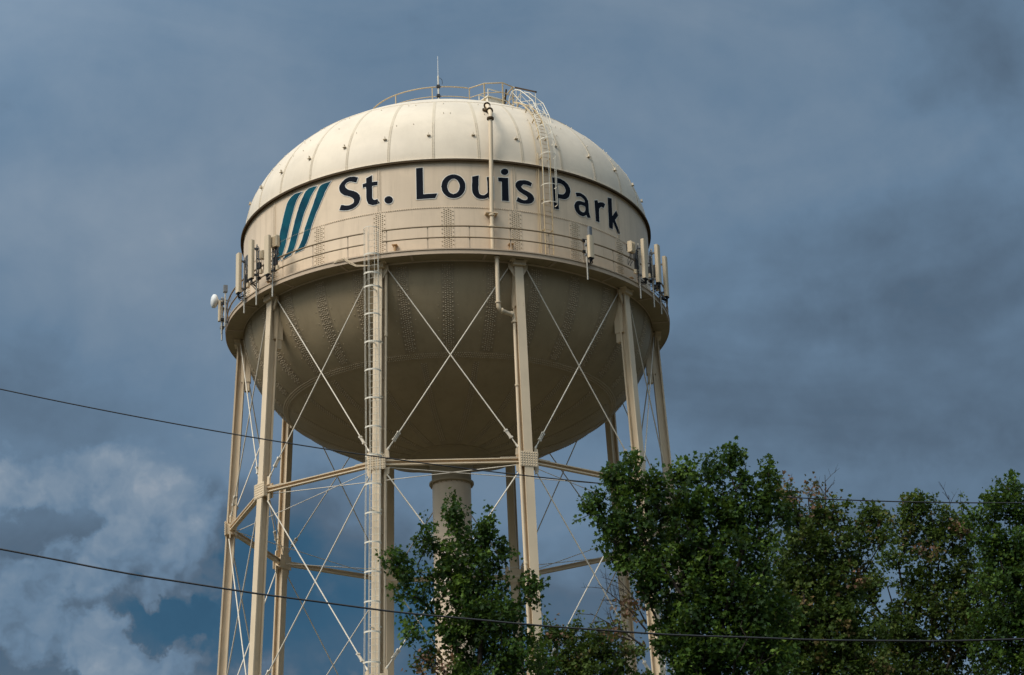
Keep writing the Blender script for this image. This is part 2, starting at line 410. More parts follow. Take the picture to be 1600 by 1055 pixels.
for k in range(30):
    az = A0-.3+12*k
    merid(mb, bowl, [.02]+ts, az, .62, .012, lambda t: bowl_rz(t)[0])
    s_ = 0; t = .03; i = 0
    while t < T_SEAM-.06:
        r, z = bowl_rz(t); o, tt, u = frame(az); nn = bowl_n(az, t)
        for j in range(5):
            x = (j-2)*.105
            if abs(j-2) == 2 and i % 2: continue
            mb.rivet(bowl(az+math.degrees(x/r), t+(.0045 if j % 2 else 0), .011), nn, .038, .036)
        ds = math.hypot(RB*math.sin(t), HB*math.cos(t)); t += .105/ds; i += 1
    for j in (-4.2, 4.2):      # a sparse row beside each band
        t = .06
        while t < T_SEAM-.1:
            mb.rivet(bowl(az+math.degrees(j*.105/bowl_rz(t)[0]), t, 0), bowl_n(az, t), .026, .026); t += .6/7
for i in range(480):
    az = i*.75
    for j in range(3):
        t = T_SEAM-.034+j*.013; mb.rivet(bowl(az+(.375 if j % 2 else 0), t, .014), bowl_n(az, t), .034, .032)
for k in range(20):
    az = 9+A0+18*k
    merid(mb, bowl, ts2[1:], az, .30, .012, lambda t: bowl_rz(t)[0])
    t = T_SEAM+.03; i = 0
    while t < R_(76):
        r, z = bowl_rz(t)
        for j in range(3):
            mb.rivet(bowl(az+math.degrees((j-1)*.1/r), t+(.006 if j % 2 else 0), .011), bowl_n(az, t), .034, .03)
        t += .115/math.hypot(RB*math.sin(t), HB*math.cos(t)); i += 1
mb.rev([(1.95, bowl_rz(math.acos(1.95/RB))[1]+.01), (1.95, bowl_rz(math.acos(1.95/RB))[1]-.03), (1.85, bowl_rz(math.acos(1.85/RB))[1]-.03), (1.85, bowl_rz(math.acos(1.85/RB))[1]+.01)], 72, smooth=False)
for i_ in range(len(mb.f)):
    if mb.rv[i_]: mb.mi[i_] = 2
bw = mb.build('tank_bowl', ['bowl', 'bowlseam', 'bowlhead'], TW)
# riser
mb = MB(); mb.rev([(.925, -7.45), (.925, -Z0+.6), (1.15, -Z0+.55), (1.15, -Z0)], 48)
for z in (-10.2, -13.4, -16.6, -20, -24, -28, -32): mb.rev([(.925, z-.03), (.937, z-.03), (.937, z+.03), (.925, z+.03)], 48, smooth=False)
rs_ = mb.build('riser_pipe', 'wall', TW)
mb = MB(); mb.rev([(.92, -7.52), (1.07, -7.50), (1.07, -7.40), (.92, -7.38)], 48, smooth=False)
mb.rev([(.945, -6.3), (.945, -7.4)], 48)
for i in range(24):
    a = i*15; o, t, u = frame(a); mb.box(P(1.0, a, -7.56), (o, t, u), (.03, .025, .03))
mb.build('flange', 'bowl', rs_)
# balcony
mb = MB()
mb.cur = 1; mb.rev([(9.9, .03), (10.795, .03), (10.795, .0)], 240, smooth=False); mb.cur = 0
mb.rev([(10.795, .0), (10.83, .0), (10.83, .05), (10.81, .055), (10.81, .20), (10.85, .205), (10.85, .255), (10.79, .262), (9.99, .262)], 240, smooth=False)
for k in range(20):
    o, t, u = frame(9+A0+18*k); mb.box(P(10.36, 9+A0+18*k, .015), (o, t, u), (.40, .05, .02))
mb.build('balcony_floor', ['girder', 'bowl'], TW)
mb = MB()
def gap(az): return abs((az+17.6+180) % 360-180) < 2.05
for z, r in ((1.345, .040), (.80, .036)):
    seg = []
    for i in range(721):
        az = i*.5
        if gap(az):
            if len(seg) > 1: mb.tube(seg, r, 6)
            seg = []
        else: seg.append(P(10.78, az, z))
    mb.tube(seg, r, 6)
rail = mb.build('balcony_railing', 'rail', TW)
for k in range(36):
    az = 5.6+10*k
    if gap(az): az += 2.2
    o, t, u = frame(az); m_ = MB(); m_.box(P(10.755, az, .80), (o, t, u), (.007, .028, .545)); m_.box(P(10.77, az, .29), (o, t, u), (.03, .05, .03))
    m_.build('rail_post', 'girder', rail)
# columns, gussets, struts
def col_r(z): return 10.049+.04709*(.048-z)
CAZ = [18*(2*k+1)+A0 for k in range(10)]
LV = [-9.487, -19.25, -30.0]
def hsec(mb, az, z0, z1, rin0, rin1, w=.40, tf=.03):
    """riveted column: outer plate, inner plate, web"""
    o, t, u = frame(az)
    sl = (o*(-.04709)+u).normalized()
    for (dr, th, wd_) in ((.20, tf, w), (-.20, tf, w), (0, .40, .03)):
        a = P(col_r(z0)+dr, az, z0); b = P(col_r(z1)+dr, az, z1)
        mb.beam(a, b, wd_, th, up=o)
    for s_ in (-1, 1):         # flange lips that close the profile
        for dr in (.17, -.17):
            a = P(col_r(z0)+dr, az, z0)+t*s_*(w/2-.012); b = P(col_r(z1)+dr, az, z1)+t*s_*(w/2-.012)
            mb.beam(a, b, .02, .05, up=o)
for k, az in enumerate(CAZ):
    o, t, u = frame(az)
    mb = MB(); hsec(mb, az, .0, -Z0+.4, 0, 0)
    for i in range(int((Z0-1)/1.6) if k == 9 else 0):       # batten plates in the recess
        z = -1.2-1.6*i
        mb.box(P(col_r(z), az, z), (o, t, u), (.175, .10, .05))
    # deeper upper length against the shell
    mb.box(P(9.85, az, -1.05), (o, t, u), (.22, .17, 1.05)); mb.box(P(9.80, az, -2.2), (o, t, u), (.12, .14, .35))
    for s_ in (-1, 1): # splice bolts
        for z in (-2.05, -2.15): mb.rivet(P(col_r(z)+.215, az, z)+t*s_*.12, o, .02, .02)
    c = mb.build('column', 'steel', TW)
    g_ = MB()                  # head with its rod ears
    g_.box(P(10.12, az, -.12), (o, t, u), (.30, .30, .11))
    for s_ in (-1, 1):
        b0 = g_.add([P(10.10, az, 0)+t*s_*.18, P(10.10, az, -.12)+t*s_*.46, P(10.10, az, -.28)+t*s_*.46, P(10.10, az, -.75)+t*s_*.18,
                     P(10.16, az, 0)+t*s_*.18, P(10.16, az, -.12)+t*s_*.46, P(10.16, az, -.28)+t*s_*.46, P(10.16, az, -.75)+t*s_*.18])
        for q in ((0, 1, 2, 3), (7, 6, 5, 4), (0, 4, 5, 1), (1, 5, 6, 2), (2, 6, 7, 3)): g_.quad([b0+i for i in q])
        g_.box(P(10.28, az, .03)+t*s_*.30, (o, t, u), (.16, .09, .05))
    g_.build('column_head', 'steel', c)
    for z in LV:
        g_ = MB(); r = col_r(z)
        g_.box(P(r+.235, az, z), (o, t, u), (.018, .41, .34)); g_.box(P(r-.235, az, z), (o, t, u), (.018, .41, .34))
        g_.box(P(r, az, z-.02), (o, t, u), (.216, .30, .25))
        for i in range(7):
            for j in range(6): g_.rivet(P(r+.252, az, z-.28+j*.112)+t*(-.345+i*.115), o, .034, .03)
        for s_ in (-1, 1):
            for v in (-1, 1):
                b0 = g_.add([P(r-.03, az, z+v*.22)+t*s_*.30, P(r-.03, az, z+v*.62)+t*s_*.36, P(r-.03, az, z+v*.52)+t*s_*.50, P(r-.03, az, z+v*.22)+t*s_*.52,
                             P(r+.03, az, z+v*.22)+t*s_*.30, P(r+.03, az, z+v*.62)+t*s_*.36, P(r+.03, az, z+v*.52)+t*s_*.50, P(r+.03, az, z+v*.22)+t*s_*.52])
                for q in ((0, 1, 2, 3), (7, 6, 5, 4), (0, 4, 5, 1), (1, 5, 6, 2), (2, 6, 7, 3), (0, 3, 7, 4)): g_.quad([b0+i for i in q])
        g_.build('gusset_plate', 'steel', c)
    g_ = MB(); g_.box(P(col_r(-Z0), az, -Z0+.2), (o, t, u), (.9, .9, .4)); g_.build('footing', 'concrete', c)
def rod(a, b, r, name, turn=True, mt='rod'):
    a = Vector(a); b = Vector(b); m_ = MB(); m_.tube([a, b], r, 6)
    d = (b-a).normalized()
    if turn:
        L = (b-a).length; c0 = b-d*.75
        x = d.orthogonal().normalized(); y = d.cross(x)
        for s_ in (-1, 1): m_.beam(c0-d*.19+x*s_*.065, c0+d*.19+x*s_*.065, .03, .035, up=y)
        m_.box(c0-d*.2, (d, x, y), (.04, .085, .045)); m_.box(c0+d*.2, (d, x, y), (.04, .085, .045))
        m_.tube([b-d*.16, b], [.05, .06], 6)
    m_.build(name, mt, TW)
for li, z in enumerate(LV):
    for k in range(10):
        a1, a2 = CAZ[k], CAZ[(k+1) % 10]; r = col_r(z)
        p, q = P(r, a1, z), P(r, a2, z); d = (q-p).normalized(); out = ((p+q)/2); out.z = 0; out.normalize()
        m_ = MB(); p2, q2 = p+d*.28, q-d*.28; U = Vector((0, 0, 1))
        m_.beam(p2+U*.095+out*.02, q2+U*.095+out*.02, .22, .022); m_.beam(p2-U*.095+out*.02, q2-U*.095+out*.02, .22, .022)
        m_.beam(p2, q2, .03, .168)
        for s_ in (-1, 1):
            for v in (-1, 1): m_.beam(p2+U*v*.073+out*(.02+s_*.103), q2+U*v*.073+out*(.02+s_*.103), .012, .022)
        m_.beam(p2+U*.122+out*.05, p2+d*.9+U*.122+out*.05, .18, .03); m_.beam(q2+U*.122+out*.05, q2-d*.9+U*.122+out*.05, .18, .03)
        m_.build('strut', 'steel', TW)
        # crossed horizontal rods, every second column
        a3 = CAZ[(k+2) % 10]
        rod(P(r-.25, a1, z-.08), P(r-.25, a3, z-.08), .020, 'tie_rod', False)
        zt = -.28 if li == 0 else LV[li-1]-.56; zb = z+.58
        for (u1, u2, s_) in ((a1, a2, 1), (a2, a1, -1)):
            _, t1, _ = frame(u1); _, t2, _ = frame(u2)
            dr = .02*s_ if li else .03*s_
            e = .42 if li == 0 else .42
            rod(P(col_r(zt)+dr, u1, zt)+t1*s_*e, P(col_r(zb)+dr, u2, zb)-t2*s_*.40, .030 if li == 0 else .032, 'brace_rod')
for k in range(10):            # lowest panels, under the third ring of struts
    for s_ in (-1, 1):
        u1 = CAZ[k]; u2 = CAZ[(k+s_) % 10]; z1, z2 = LV[2]-.56, -Z0+1
        _, t1, _ = frame(u1); _, t2, _ = frame(u2)
        rod(P(col_r(z1)+.02*s_, u1, z1)+t1*s_*.42, P(col_r(z2)+.02*s_, u2, z2)-t2*s_*.3, .032, 'brace_rod')
# lettering and emblem on the wall
GL = {"S":[[[-234,454],[-235,456],[-237,457],[-240,459],[-242,461],[-245,463],[-247,464],[-249,464],[-251,465],[-253,465],[-255,466],[-257,466],[-260,466],[-263,466],[-265,465],[-268,464],[-271,462],[-274,460],[-276,457],[-279,454],[-281,451],[-283,448],[-285,445],[-287,442],[-288,438],[-290,435],[-290,431],[-291,427],[-291,423],[-291,419],[-291,416],[-290,412],[-290,408],[-289,405],[-288,402],[-287,398],[-285,395],[-283,391],[-281,388],[-279,385],[-277,382],[-275,379],[-272,377],[-269,375],[-266,373],[-264,371],[-262,369],[-259,367],[-257,365],[-256,363],[-254,361],[-252,359],[-251,356],[-249,353],[-248,351],[-247,348],[-247,345],[-247,342],[-247,339],[-247,336],[-248,333],[-249,331],[-251,329],[-253,328],[-255,327],[-257,326],[-259,325],[-262,325],[-264,325],[-267,326],[-270,327],[-273,328],[-276,331],[-280,333],[-283,335],[-285,336],[-291,312],[-290,311],[-288,310],[-285,308],[-282,306],[-280,305],[-276,303],[-273,303],[-270,302],[-266,301],[-263,301],[-259,301],[-256,302],[-253,302],[-250,303],[-247,305],[-244,308],[-241,310],[-238,314],[-236,317],[-234,321],[-232,325],[-231,330],[-230,335],[-229,339],[-228,344],[-228,348],[-228,352],[-229,356],[-229,360],[-230,364],[-231,367],[-233,371],[-234,374],[-236,378],[-238,381],[-240,384],[-243,386],[-245,389],[-248,392],[-251,394],[-253,396],[-256,398],[-259,400],[-261,402],[-264,405],[-266,408],[-268,411],[-269,414],[-271,417],[-272,420],[-272,423],[-273,425],[-273,427],[-273,429],[-272,431],[-271,434],[-270,436],[-269,438],[-267,440],[-265,441],[-263,441],[-261,442],[-259,442],[-256,441],[-253,440],[-251,438],[-247,436],[-244,433],[-241,431],[-239,430]]],"t":[[[-194,453],[-211,442],[-211,419],[-221,416],[-221,397],[-212,399],[-212,394],[-211,388],[-211,381],[-211,374],[-211,367],[-211,361],[-211,354],[-211,347],[-211,341],[-210,335],[-210,330],[-209,326],[-208,322],[-207,318],[-206,314],[-204,311],[-202,309],[-200,307],[-197,305],[-195,303],[-193,302],[-191,302],[-189,302],[-187,302],[-184,302],[-182,303],[-179,304],[-177,305],[-174,306],[-173,307],[-180,330],[-180,329],[-182,329],[-183,328],[-184,328],[-186,327],[-187,328],[-188,328],[-189,329],[-190,329],[-191,331],[-192,332],[-192,333],[-193,334],[-193,337],[-194,342],[-194,352],[-194,364],[-194,378],[-194,390],[-194,398],[-180,398],[-178,417],[-194,419]]],"dot":[[[-137,314],[-137,313],[-138,312],[-138,311],[-138,310],[-138,309],[-138,308],[-138,307],[-139,306],[-139,306],[-139,305],[-139,304],[-140,303],[-140,303],[-141,302],[-141,301],[-141,301],[-142,300],[-142,300],[-143,299],[-143,299],[-144,298],[-144,298],[-145,298],[-146,298],[-146,297],[-147,297],[-147,297],[-148,297],[-149,297],[-149,297],[-150,298],[-150,298],[-151,298],[-152,298],[-152,299],[-153,299],[-153,300],[-154,300],[-154,301],[-155,301],[-155,302],[-156,303],[-156,304],[-157,304],[-157,305],[-158,306],[-158,307],[-158,308],[-159,309],[-159,310],[-159,310],[-160,311],[-160,312],[-160,313],[-160,314],[-160,315],[-161,317],[-161,318],[-161,319],[-161,320],[-161,321],[-161,322],[-160,323],[-160,324],[-160,324],[-160,325],[-160,326],[-160,327],[-159,328],[-159,329],[-159,330],[-158,330],[-158,331],[-158,332],[-157,332],[-157,333],[-156,333],[-156,334],[-155,334],[-155,335],[-154,335],[-154,335],[-153,336],[-152,336],[-152,336],[-151,336],[-151,336],[-150,336],[-149,336],[-149,336],[-148,336],[-148,336],[-147,335],[-146,335],[-146,335],[-145,334],[-145,334],[-144,333],[-144,333],[-143,332],[-143,331],[-142,331],[-142,330],[-141,329],[-141,328],[-140,328],[-140,327],[-140,326],[-139,325],[-139,324],[-139,323],[-138,322],[-138,321],[-138,320],[-138,319],[-138,318],[-138,317],[-138,316],[-137,315]]],"L":[[[-75,461],[-57,462],[-57,329],[-20,330],[-26,306],[-75,305]]],"o":[[[53,364],[53,362],[53,360],[53,358],[53,355],[53,353],[52,351],[52,349],[52,347],[51,345],[51,343],[51,341],[50,339],[50,338],[49,336],[49,334],[48,332],[47,330],[47,329],[46,327],[45,325],[45,324],[44,322],[43,321],[42,319],[41,318],[41,317],[40,315],[39,314],[38,313],[37,312],[36,311],[35,310],[34,309],[33,308],[32,308],[31,307],[30,306],[29,306],[28,305],[27,305],[25,305],[24,304],[23,304],[22,304],[21,304],[20,304],[19,304],[18,304],[17,305],[16,305],[15,305],[14,306],[12,306],[11,307],[10,308],[9,309],[8,309],[7,310],[6,311],[6,312],[5,313],[4,315],[3,316],[2,317],[1,318],[0,320],[0,321],[-1,323],[-2,324],[-3,326],[-3,327],[-4,329],[-5,331],[-5,333],[-6,334],[-6,336],[-7,338],[-7,340],[-8,342],[-8,344],[-8,346],[-9,348],[-9,350],[-9,352],[-9,354],[-9,356],[-9,358],[-10,360],[-10,362],[-10,364],[-10,366],[-9,368],[-9,370],[-9,373],[-9,375],[-9,377],[-8,379],[-8,381],[-8,383],[-7,385],[-7,386],[-7,388],[-6,390],[-6,392],[-5,394],[-4,396],[-4,397],[-3,399],[-2,401],[-2,402],[-1,404],[0,405],[1,407],[1,408],[2,409],[3,411],[4,412],[5,413],[6,414],[7,415],[8,416],[9,417],[10,418],[11,419],[12,419],[13,420],[14,421],[15,421],[16,422],[17,422],[18,422],[19,423],[20,423],[21,423],[23,423],[24,423],[25,423],[26,423],[27,422],[28,422],[29,422],[30,421],[31,421],[32,420],[33,419],[34,419],[35,418],[36,417],[37,416],[38,415],[39,414],[40,413],[41,412],[42,410],[43,409],[43,408],[44,406],[45,405],[46,403],[46,402],[47,400],[48,399],[48,397],[49,395],[49,393],[50,392],[50,390],[51,388],[51,386],[52,384],[52,382],[52,380],[53,378],[53,376],[53,374],[53,372],[53,370],[53,368],[53,366]],[[38,363],[38,362],[38,361],[38,359],[38,358],[38,357],[37,355],[37,354],[37,353],[37,351],[37,350],[37,349],[36,348],[36,347],[36,345],[36,344],[35,343],[35,342],[35,341],[34,340],[34,339],[34,338],[33,337],[33,336],[32,335],[32,334],[31,333],[31,333],[31,332],[30,331],[30,330],[29,330],[29,329],[28,329],[28,328],[27,328],[27,327],[26,327],[25,327],[25,326],[24,326],[24,326],[23,326],[23,326],[22,325],[22,325],[21,325],[20,326],[20,326],[19,326],[19,326],[18,326],[18,327],[17,327],[17,327],[16,328],[16,328],[15,329],[15,329],[14,330],[14,331],[13,331],[13,332],[12,333],[12,334],[12,334],[11,335],[11,336],[10,337],[10,338],[10,339],[9,340],[9,341],[9,342],[8,343],[8,345],[8,346],[8,347],[7,348],[7,349],[7,350],[7,352],[7,353],[7,354],[6,356],[6,357],[6,358],[6,359],[6,361],[6,362],[6,363],[6,365],[6,366],[6,367],[6,369],[7,370],[7,371],[7,372],[7,374],[7,375],[7,376],[8,377],[8,379],[8,380],[8,381],[9,382],[9,383],[9,384],[10,385],[10,387],[10,388],[11,389],[11,389],[11,390],[12,391],[12,392],[13,393],[13,394],[14,394],[14,395],[15,396],[15,397],[16,397],[16,398],[17,398],[17,399],[18,399],[18,399],[19,400],[19,400],[20,400],[20,400],[21,401],[21,401],[22,401],[23,401],[23,401],[24,401],[24,401],[25,400],[25,400],[26,400],[26,400],[27,399],[27,399],[28,399],[28,398],[29,398],[29,397],[30,396],[30,396],[31,395],[31,394],[32,394],[32,393],[33,392],[33,391],[33,390],[34,389],[34,388],[34,387],[35,386],[35,385],[35,384],[36,383],[36,382],[36,381],[36,380],[37,378],[37,377],[37,376],[37,375],[37,374],[38,372],[38,371],[38,370],[38,368],[38,367],[38,366],[38,364]]],"u":[[[71,413],[89,421],[89,413],[88,400],[88,386],[88,373],[87,363],[87,356],[87,351],[87,348],[88,344],[88,341],[88,338],[89,334],[89,331],[90,329],[91,327],[93,325],[94,324],[96,323],[98,323],[99,323],[101,323],[103,324],[104,326],[106,328],[107,330],[108,331],[109,333],[110,335],[111,339],[111,346],[111,357],[111,372],[111,389],[110,403],[110,414],[128,419],[127,306],[113,305],[112,313],[112,312],[110,310],[109,309],[107,308],[106,307],[104,305],[102,304],[100,304],[98,303],[95,303],[93,303],[90,303],[87,304],[85,305],[83,307],[80,309],[79,312],[77,316],[75,319],[74,323],[73,326],[72,329],[71,333],[71,337],[70,345],[70,356],[70,372],[71,388],[71,403]]],"i":[[[140,416],[168,419],[168,302],[149,301],[150,396],[141,396]]],"idot":[[[169,449],[169,449],[169,448],[169,447],[169,446],[169,445],[169,444],[168,444],[168,443],[168,442],[168,441],[167,440],[167,440],[167,439],[166,438],[166,437],[165,437],[165,436],[165,436],[164,435],[164,434],[163,434],[163,434],[162,433],[162,433],[161,432],[161,432],[160,432],[160,432],[159,431],[158,431],[158,431],[157,431],[157,431],[156,431],[156,431],[155,432],[155,432],[154,432],[154,432],[153,433],[153,433],[152,433],[152,434],[152,434],[151,435],[151,435],[150,436],[150,437],[150,437],[150,438],[149,439],[149,439],[149,440],[149,441],[149,442],[149,442],[148,443],[148,444],[148,445],[148,446],[148,447],[148,447],[149,448],[149,449],[149,450],[149,451],[149,452],[149,452],[150,453],[150,454],[150,455],[150,455],[151,456],[151,457],[152,458],[152,458],[152,459],[153,459],[153,460],[154,461],[154,461],[155,461],[155,462],[156,462],[156,463],[157,463],[157,463],[158,463],[158,464],[159,464],[160,464],[160,464],[161,464],[161,464],[162,464],[162,463],[163,463],[163,463],[164,463],[164,462],[165,462],[165,462],[166,461],[166,461],[166,460],[167,460],[167,459],[167,459],[168,458],[168,457],[168,457],[168,456],[169,455],[169,454],[169,454],[169,453],[169,452],[169,451],[169,450]]],"s":[[[235,409],[233,411],[231,412],[229,414],[226,416],[224,417],[221,417],[218,418],[216,418],[213,418],[210,417],[207,416],[204,415],[201,414],[198,412],[196,410],[194,408],[192,405],[190,401],[189,398],[188,395],[188,392],[187,388],[187,385],[188,381],[188,378],[189,374],[190,371],[192,367],[193,363],[195,360],[197,357],[199,355],[201,352],[204,350],[206,348],[208,346],[210,344],[213,342],[215,340],[217,338],[218,337],[219,335],[220,333],[220,331],[221,330],[220,328],[220,325],[219,323],[218,321],[217,320],[215,318],[213,318],[211,317],[209,317],[207,318],[204,319],[201,322],[198,324],[195,327],[193,328],[188,306],[189,305],[192,304],[195,302],[198,300],[201,299],[204,299],[207,298],[211,298],[214,299],[217,299],[220,300],[223,301],[226,303],[229,305],[231,307],[233,310],[235,312],[236,316],[238,319],[239,322],[239,326],[240,329],[240,333],[239,336],[239,339],[238,343],[237,346],[236,349],[234,352],[232,355],[230,357],[228,359],[225,361],[222,363],[220,365],[217,367],[215,368],[212,370],[209,372],[208,374],[206,376],[205,378],[205,380],[204,382],[204,384],[205,386],[206,388],[207,390],[208,392],[209,394],[211,395],[213,395],[215,395],[217,395],[219,395],[222,394],[224,393],[227,392],[229,391],[231,390]]],"P":[[[296,457],[298,458],[301,459],[304,460],[307,461],[311,461],[313,461],[316,461],[319,461],[322,460],[325,459],[329,457],[332,455],[336,453],[339,450],[342,447],[344,444],[347,440],[349,436],[350,432],[352,428],[353,424],[353,419],[354,415],[354,410],[354,405],[353,400],[352,395],[351,389],[350,384],[349,380],[347,375],[345,372],[342,368],[340,365],[338,363],[336,361],[333,360],[331,359],[328,359],[326,358],[323,358],[320,358],[318,358],[315,358],[314,358],[314,301],[298,300]],[[313,434],[315,434],[317,434],[320,435],[322,435],[325,434],[327,433],[329,431],[331,429],[333,426],[334,423],[336,420],[336,417],[337,413],[338,410],[338,406],[338,403],[337,400],[336,396],[335,393],[334,391],[333,389],[332,387],[330,385],[329,384],[327,383],[324,382],[321,381],[318,381],[316,380],[314,380]]],"a":[[[371,410],[373,411],[376,412],[380,414],[383,415],[387,416],[390,416],[393,415],[396,414],[399,413],[401,411],[404,409],[407,406],[409,403],[411,400],[413,395],[415,391],[416,385],[416,379],[417,372],[417,366],[417,359],[417,351],[417,343],[417,336],[418,329],[419,324],[420,318],[421,313],[422,309],[423,306],[411,299],[406,312],[405,311],[404,309],[403,308],[401,306],[400,304],[398,303],[397,301],[395,300],[393,299],[391,299],[388,299],[386,300],[383,300],[380,302],[378,303],[376,306],[373,309],[371,312],[369,316],[368,320],[367,324],[366,328],[365,332],[365,336],[365,340],[365,343],[366,347],[367,351],[368,355],[369,358],[370,361],[372,364],[374,367],[376,369],[378,371],[380,372],[382,373],[384,374],[387,375],[389,375],[392,375],[395,375],[398,375],[401,375],[403,375],[403,377],[403,379],[402,382],[402,384],[401,387],[399,389],[397,391],[395,393],[393,395],[392,396],[390,396],[389,397],[387,397],[386,397],[384,396],[382,395],[380,394],[378,393],[376,391],[374,391]],[[382,346],[382,348],[383,350],[384,351],[385,353],[387,354],[388,355],[390,355],[392,355],[393,356],[395,355],[397,355],[399,355],[401,354],[402,353],[403,351],[404,349],[404,346],[404,342],[404,339],[404,336],[403,333],[402,330],[401,327],[400,325],[399,323],[397,322],[395,321],[394,321],[392,321],[390,322],[389,323],[387,323],[386,325],[385,326],[384,328],[383,331],[383,335],[382,339],[382,342]]],"r":[[[440,403],[452,411],[456,399],[457,400],[458,401],[459,403],[461,404],[463,406],[465,407],[467,408],[470,409],[472,410],[474,411],[477,411],[479,410],[481,409],[483,408],[485,407],[477,383],[476,383],[474,384],[472,384],[470,385],[469,385],[467,384],[466,382],[464,381],[463,379],[462,377],[461,375],[460,373],[459,371],[458,367],[458,361],[457,350],[457,336],[457,321],[457,308],[457,299],[442,298]]],"k":[[[497,449],[516,455],[515,364],[535,404],[546,385],[527,350],[551,295],[539,285],[517,332],[514,294],[497,294]]],"E1":[[[-414,465],[-416,462],[-420,459],[-424,455],[-428,451],[-431,445],[-434,440],[-437,433],[-440,426],[-442,418],[-445,410],[-448,399],[-450,388],[-453,376],[-456,364],[-459,353],[-461,342],[-463,333],[-465,324],[-467,314],[-469,303],[-472,290],[-475,275],[-478,260],[-480,246],[-483,234],[-486,224],[-489,215],[-491,207],[-494,200],[-496,194],[-499,188],[-502,183],[-505,178],[-508,175],[-510,172],[-552,173],[-549,176],[-545,179],[-541,183],[-536,188],[-532,194],[-530,200],[-527,208],[-524,216],[-522,224],[-520,234],[-518,244],[-517,255],[-516,267],[-514,278],[-512,289],[-510,300],[-508,311],[-506,321],[-503,332],[-501,343],[-498,354],[-496,366],[-493,378],[-490,389],[-488,400],[-485,410],[-483,420],[-480,429],[-478,437],[-475,444],[-471,450],[-467,455],[-463,459],[-459,463],[-455,465],[-452,467],[-449,468],[-445,469],[-442,469],[-438,469],[-433,468],[-428,467],[-422,466],[-417,465]]],"E2":[[[-362,466],[-365,466],[-369,467],[-374,469],[-379,469],[-384,469],[-388,469],[-392,468],[-396,466],[-399,463],[-403,460],[-406,455],[-409,449],[-411,443],[-414,436],[-417,429],[-420,421],[-423,412],[-426,404],[-429,394],[-431,385],[-434,375],[-437,365],[-439,354],[-442,343],[-445,332],[-447,319],[-450,306],[-453,292],[-456,279],[-458,267],[-461,255],[-463,243],[-466,233],[-468,222],[-471,213],[-473,206],[-475,199],[-478,193],[-480,187],[-483,182],[-487,177],[-492,172],[-497,168],[-501,165],[-504,162],[-460,169],[-458,172],[-455,177],[-452,182],[-449,189],[-446,196],[-444,203],[-441,212],[-439,221],[-437,231],[-434,241],[-432,251],[-429,263],[-427,275],[-424,286],[-421,298],[-419,309],[-416,320],[-414,331],[-411,341],[-409,351],[-406,360],[-403,368],[-400,376],[-398,383],[-395,391],[-392,399],[-390,407],[-387,416],[-384,424],[-381,431],[-377,439],[-373,447],[-368,455],[-364,461]]],"E3":[[[-315,469],[-319,468],[-324,468],[-330,468],[-335,468],[-340,467],[-344,466],[-347,465],[-350,463],[-352,461],[-355,457],[-357,451],[-359,444],[-362,436],[-364,428],[-366,420],[-368,411],[-371,402],[-373,393],[-375,384],[-378,374],[-381,364],[-384,353],[-387,342],[-390,332],[-393,322],[-396,312],[-398,303],[-401,294],[-403,286],[-406,277],[-408,267],[-409,258],[-411,248],[-413,239],[-415,230],[-417,222],[-420,215],[-422,208],[-425,201],[-428,194],[-431,188],[-436,182],[-440,176],[-443,171],[-446,168],[-412,171],[-410,175],[-408,181],[-405,187],[-402,194],[-399,201],[-397,208],[-395,215],[-393,223],[-390,231],[-389,238],[-387,246],[-386,253],[-384,260],[-383,268],[-381,277],[-378,287],[-375,298],[-372,309],[-369,320],[-366,330],[-364,337],[-361,344],[-359,349],[-357,355],[-355,362],[-352,371],[-349,380],[-346,389],[-343,399],[-340,407],[-338,415],[-336,422],[-334,428],[-331,434],[-329,440],[-326,447],[-323,453],[-320,460],[-317,465]]]}
from mathutils.geometry import tessellate_polygon
def inset(poly, d):            # push a closed outline outwards by d (u, z in metres)
    n = len(poly); area = sum(poly[i][0]*poly[(i+1) % n][1]-poly[(i+1) % n][0]*poly[i][1] for i in range(n))
    sg = 1 if area > 0 else -1; out = []
    for i in range(n):
        a, b, c = [np.array(poly[(i+k) % n]) for k in (-1, 0, 1)]
        e1 = b-a; e2 = c-b; l1 = np.linalg.norm(e1)+1e-9; l2 = np.linalg.norm(e2)+1e-9
        n1 = np.array([e1[1], -e1[0]])/l1*sg; n2 = np.array([e2[1], -e2[0]])/l2*sg
        m_ = n1+n2; q = m_@m_
        m_ = m_*(2/max(q, .9)); out.append(tuple(b+m_*d))
    return out
def plate(mb, loops, r):
    vs = [Vector((x, y, 0)) for l in loops for x, y in l]
    tris = tessellate_polygon([[Vector((x, y, 0)) for x, y in l] for l in loops])
    me = bmesh.new(); bv = [me.verts.new(v) for v in vs]
    for t in tris:
        try: me.faces.new([bv[i] for i in t])
        except ValueError: pass
    for _ in range(14):        # cut into narrow strips so that it follows the curve of the shell
        big = [e for e in me.edges if abs(e.verts[0].co.x-e.verts[1].co.x) > .22]
        if not big: break
        bmesh.ops.subdivide_edges(me, edges=big, cuts=1); bmesh.ops.triangulate(me, faces=me.faces[:])
    me.verts.index_update(); me.verts.ensure_lookup_table()
    b = mb.add([P(r, math.degrees(v.co.x/10), v.co.y) for v in me.verts])
    for f in me.faces: mb.quad([b+v.index for v in f.verts], True)
    me.free()
def outl(key): return [[(R_(a/10)*10, z/100) for a, z in l] for l in GL[key]]
def dedupe(l):
    o = []
    for p in l:
        if not o or math.hypot(p[0]-o[-1][0], p[1]-o[-1][1]) > .012: o.append(p)
    return o
SH_N, SH_O = 10.024, 10.021
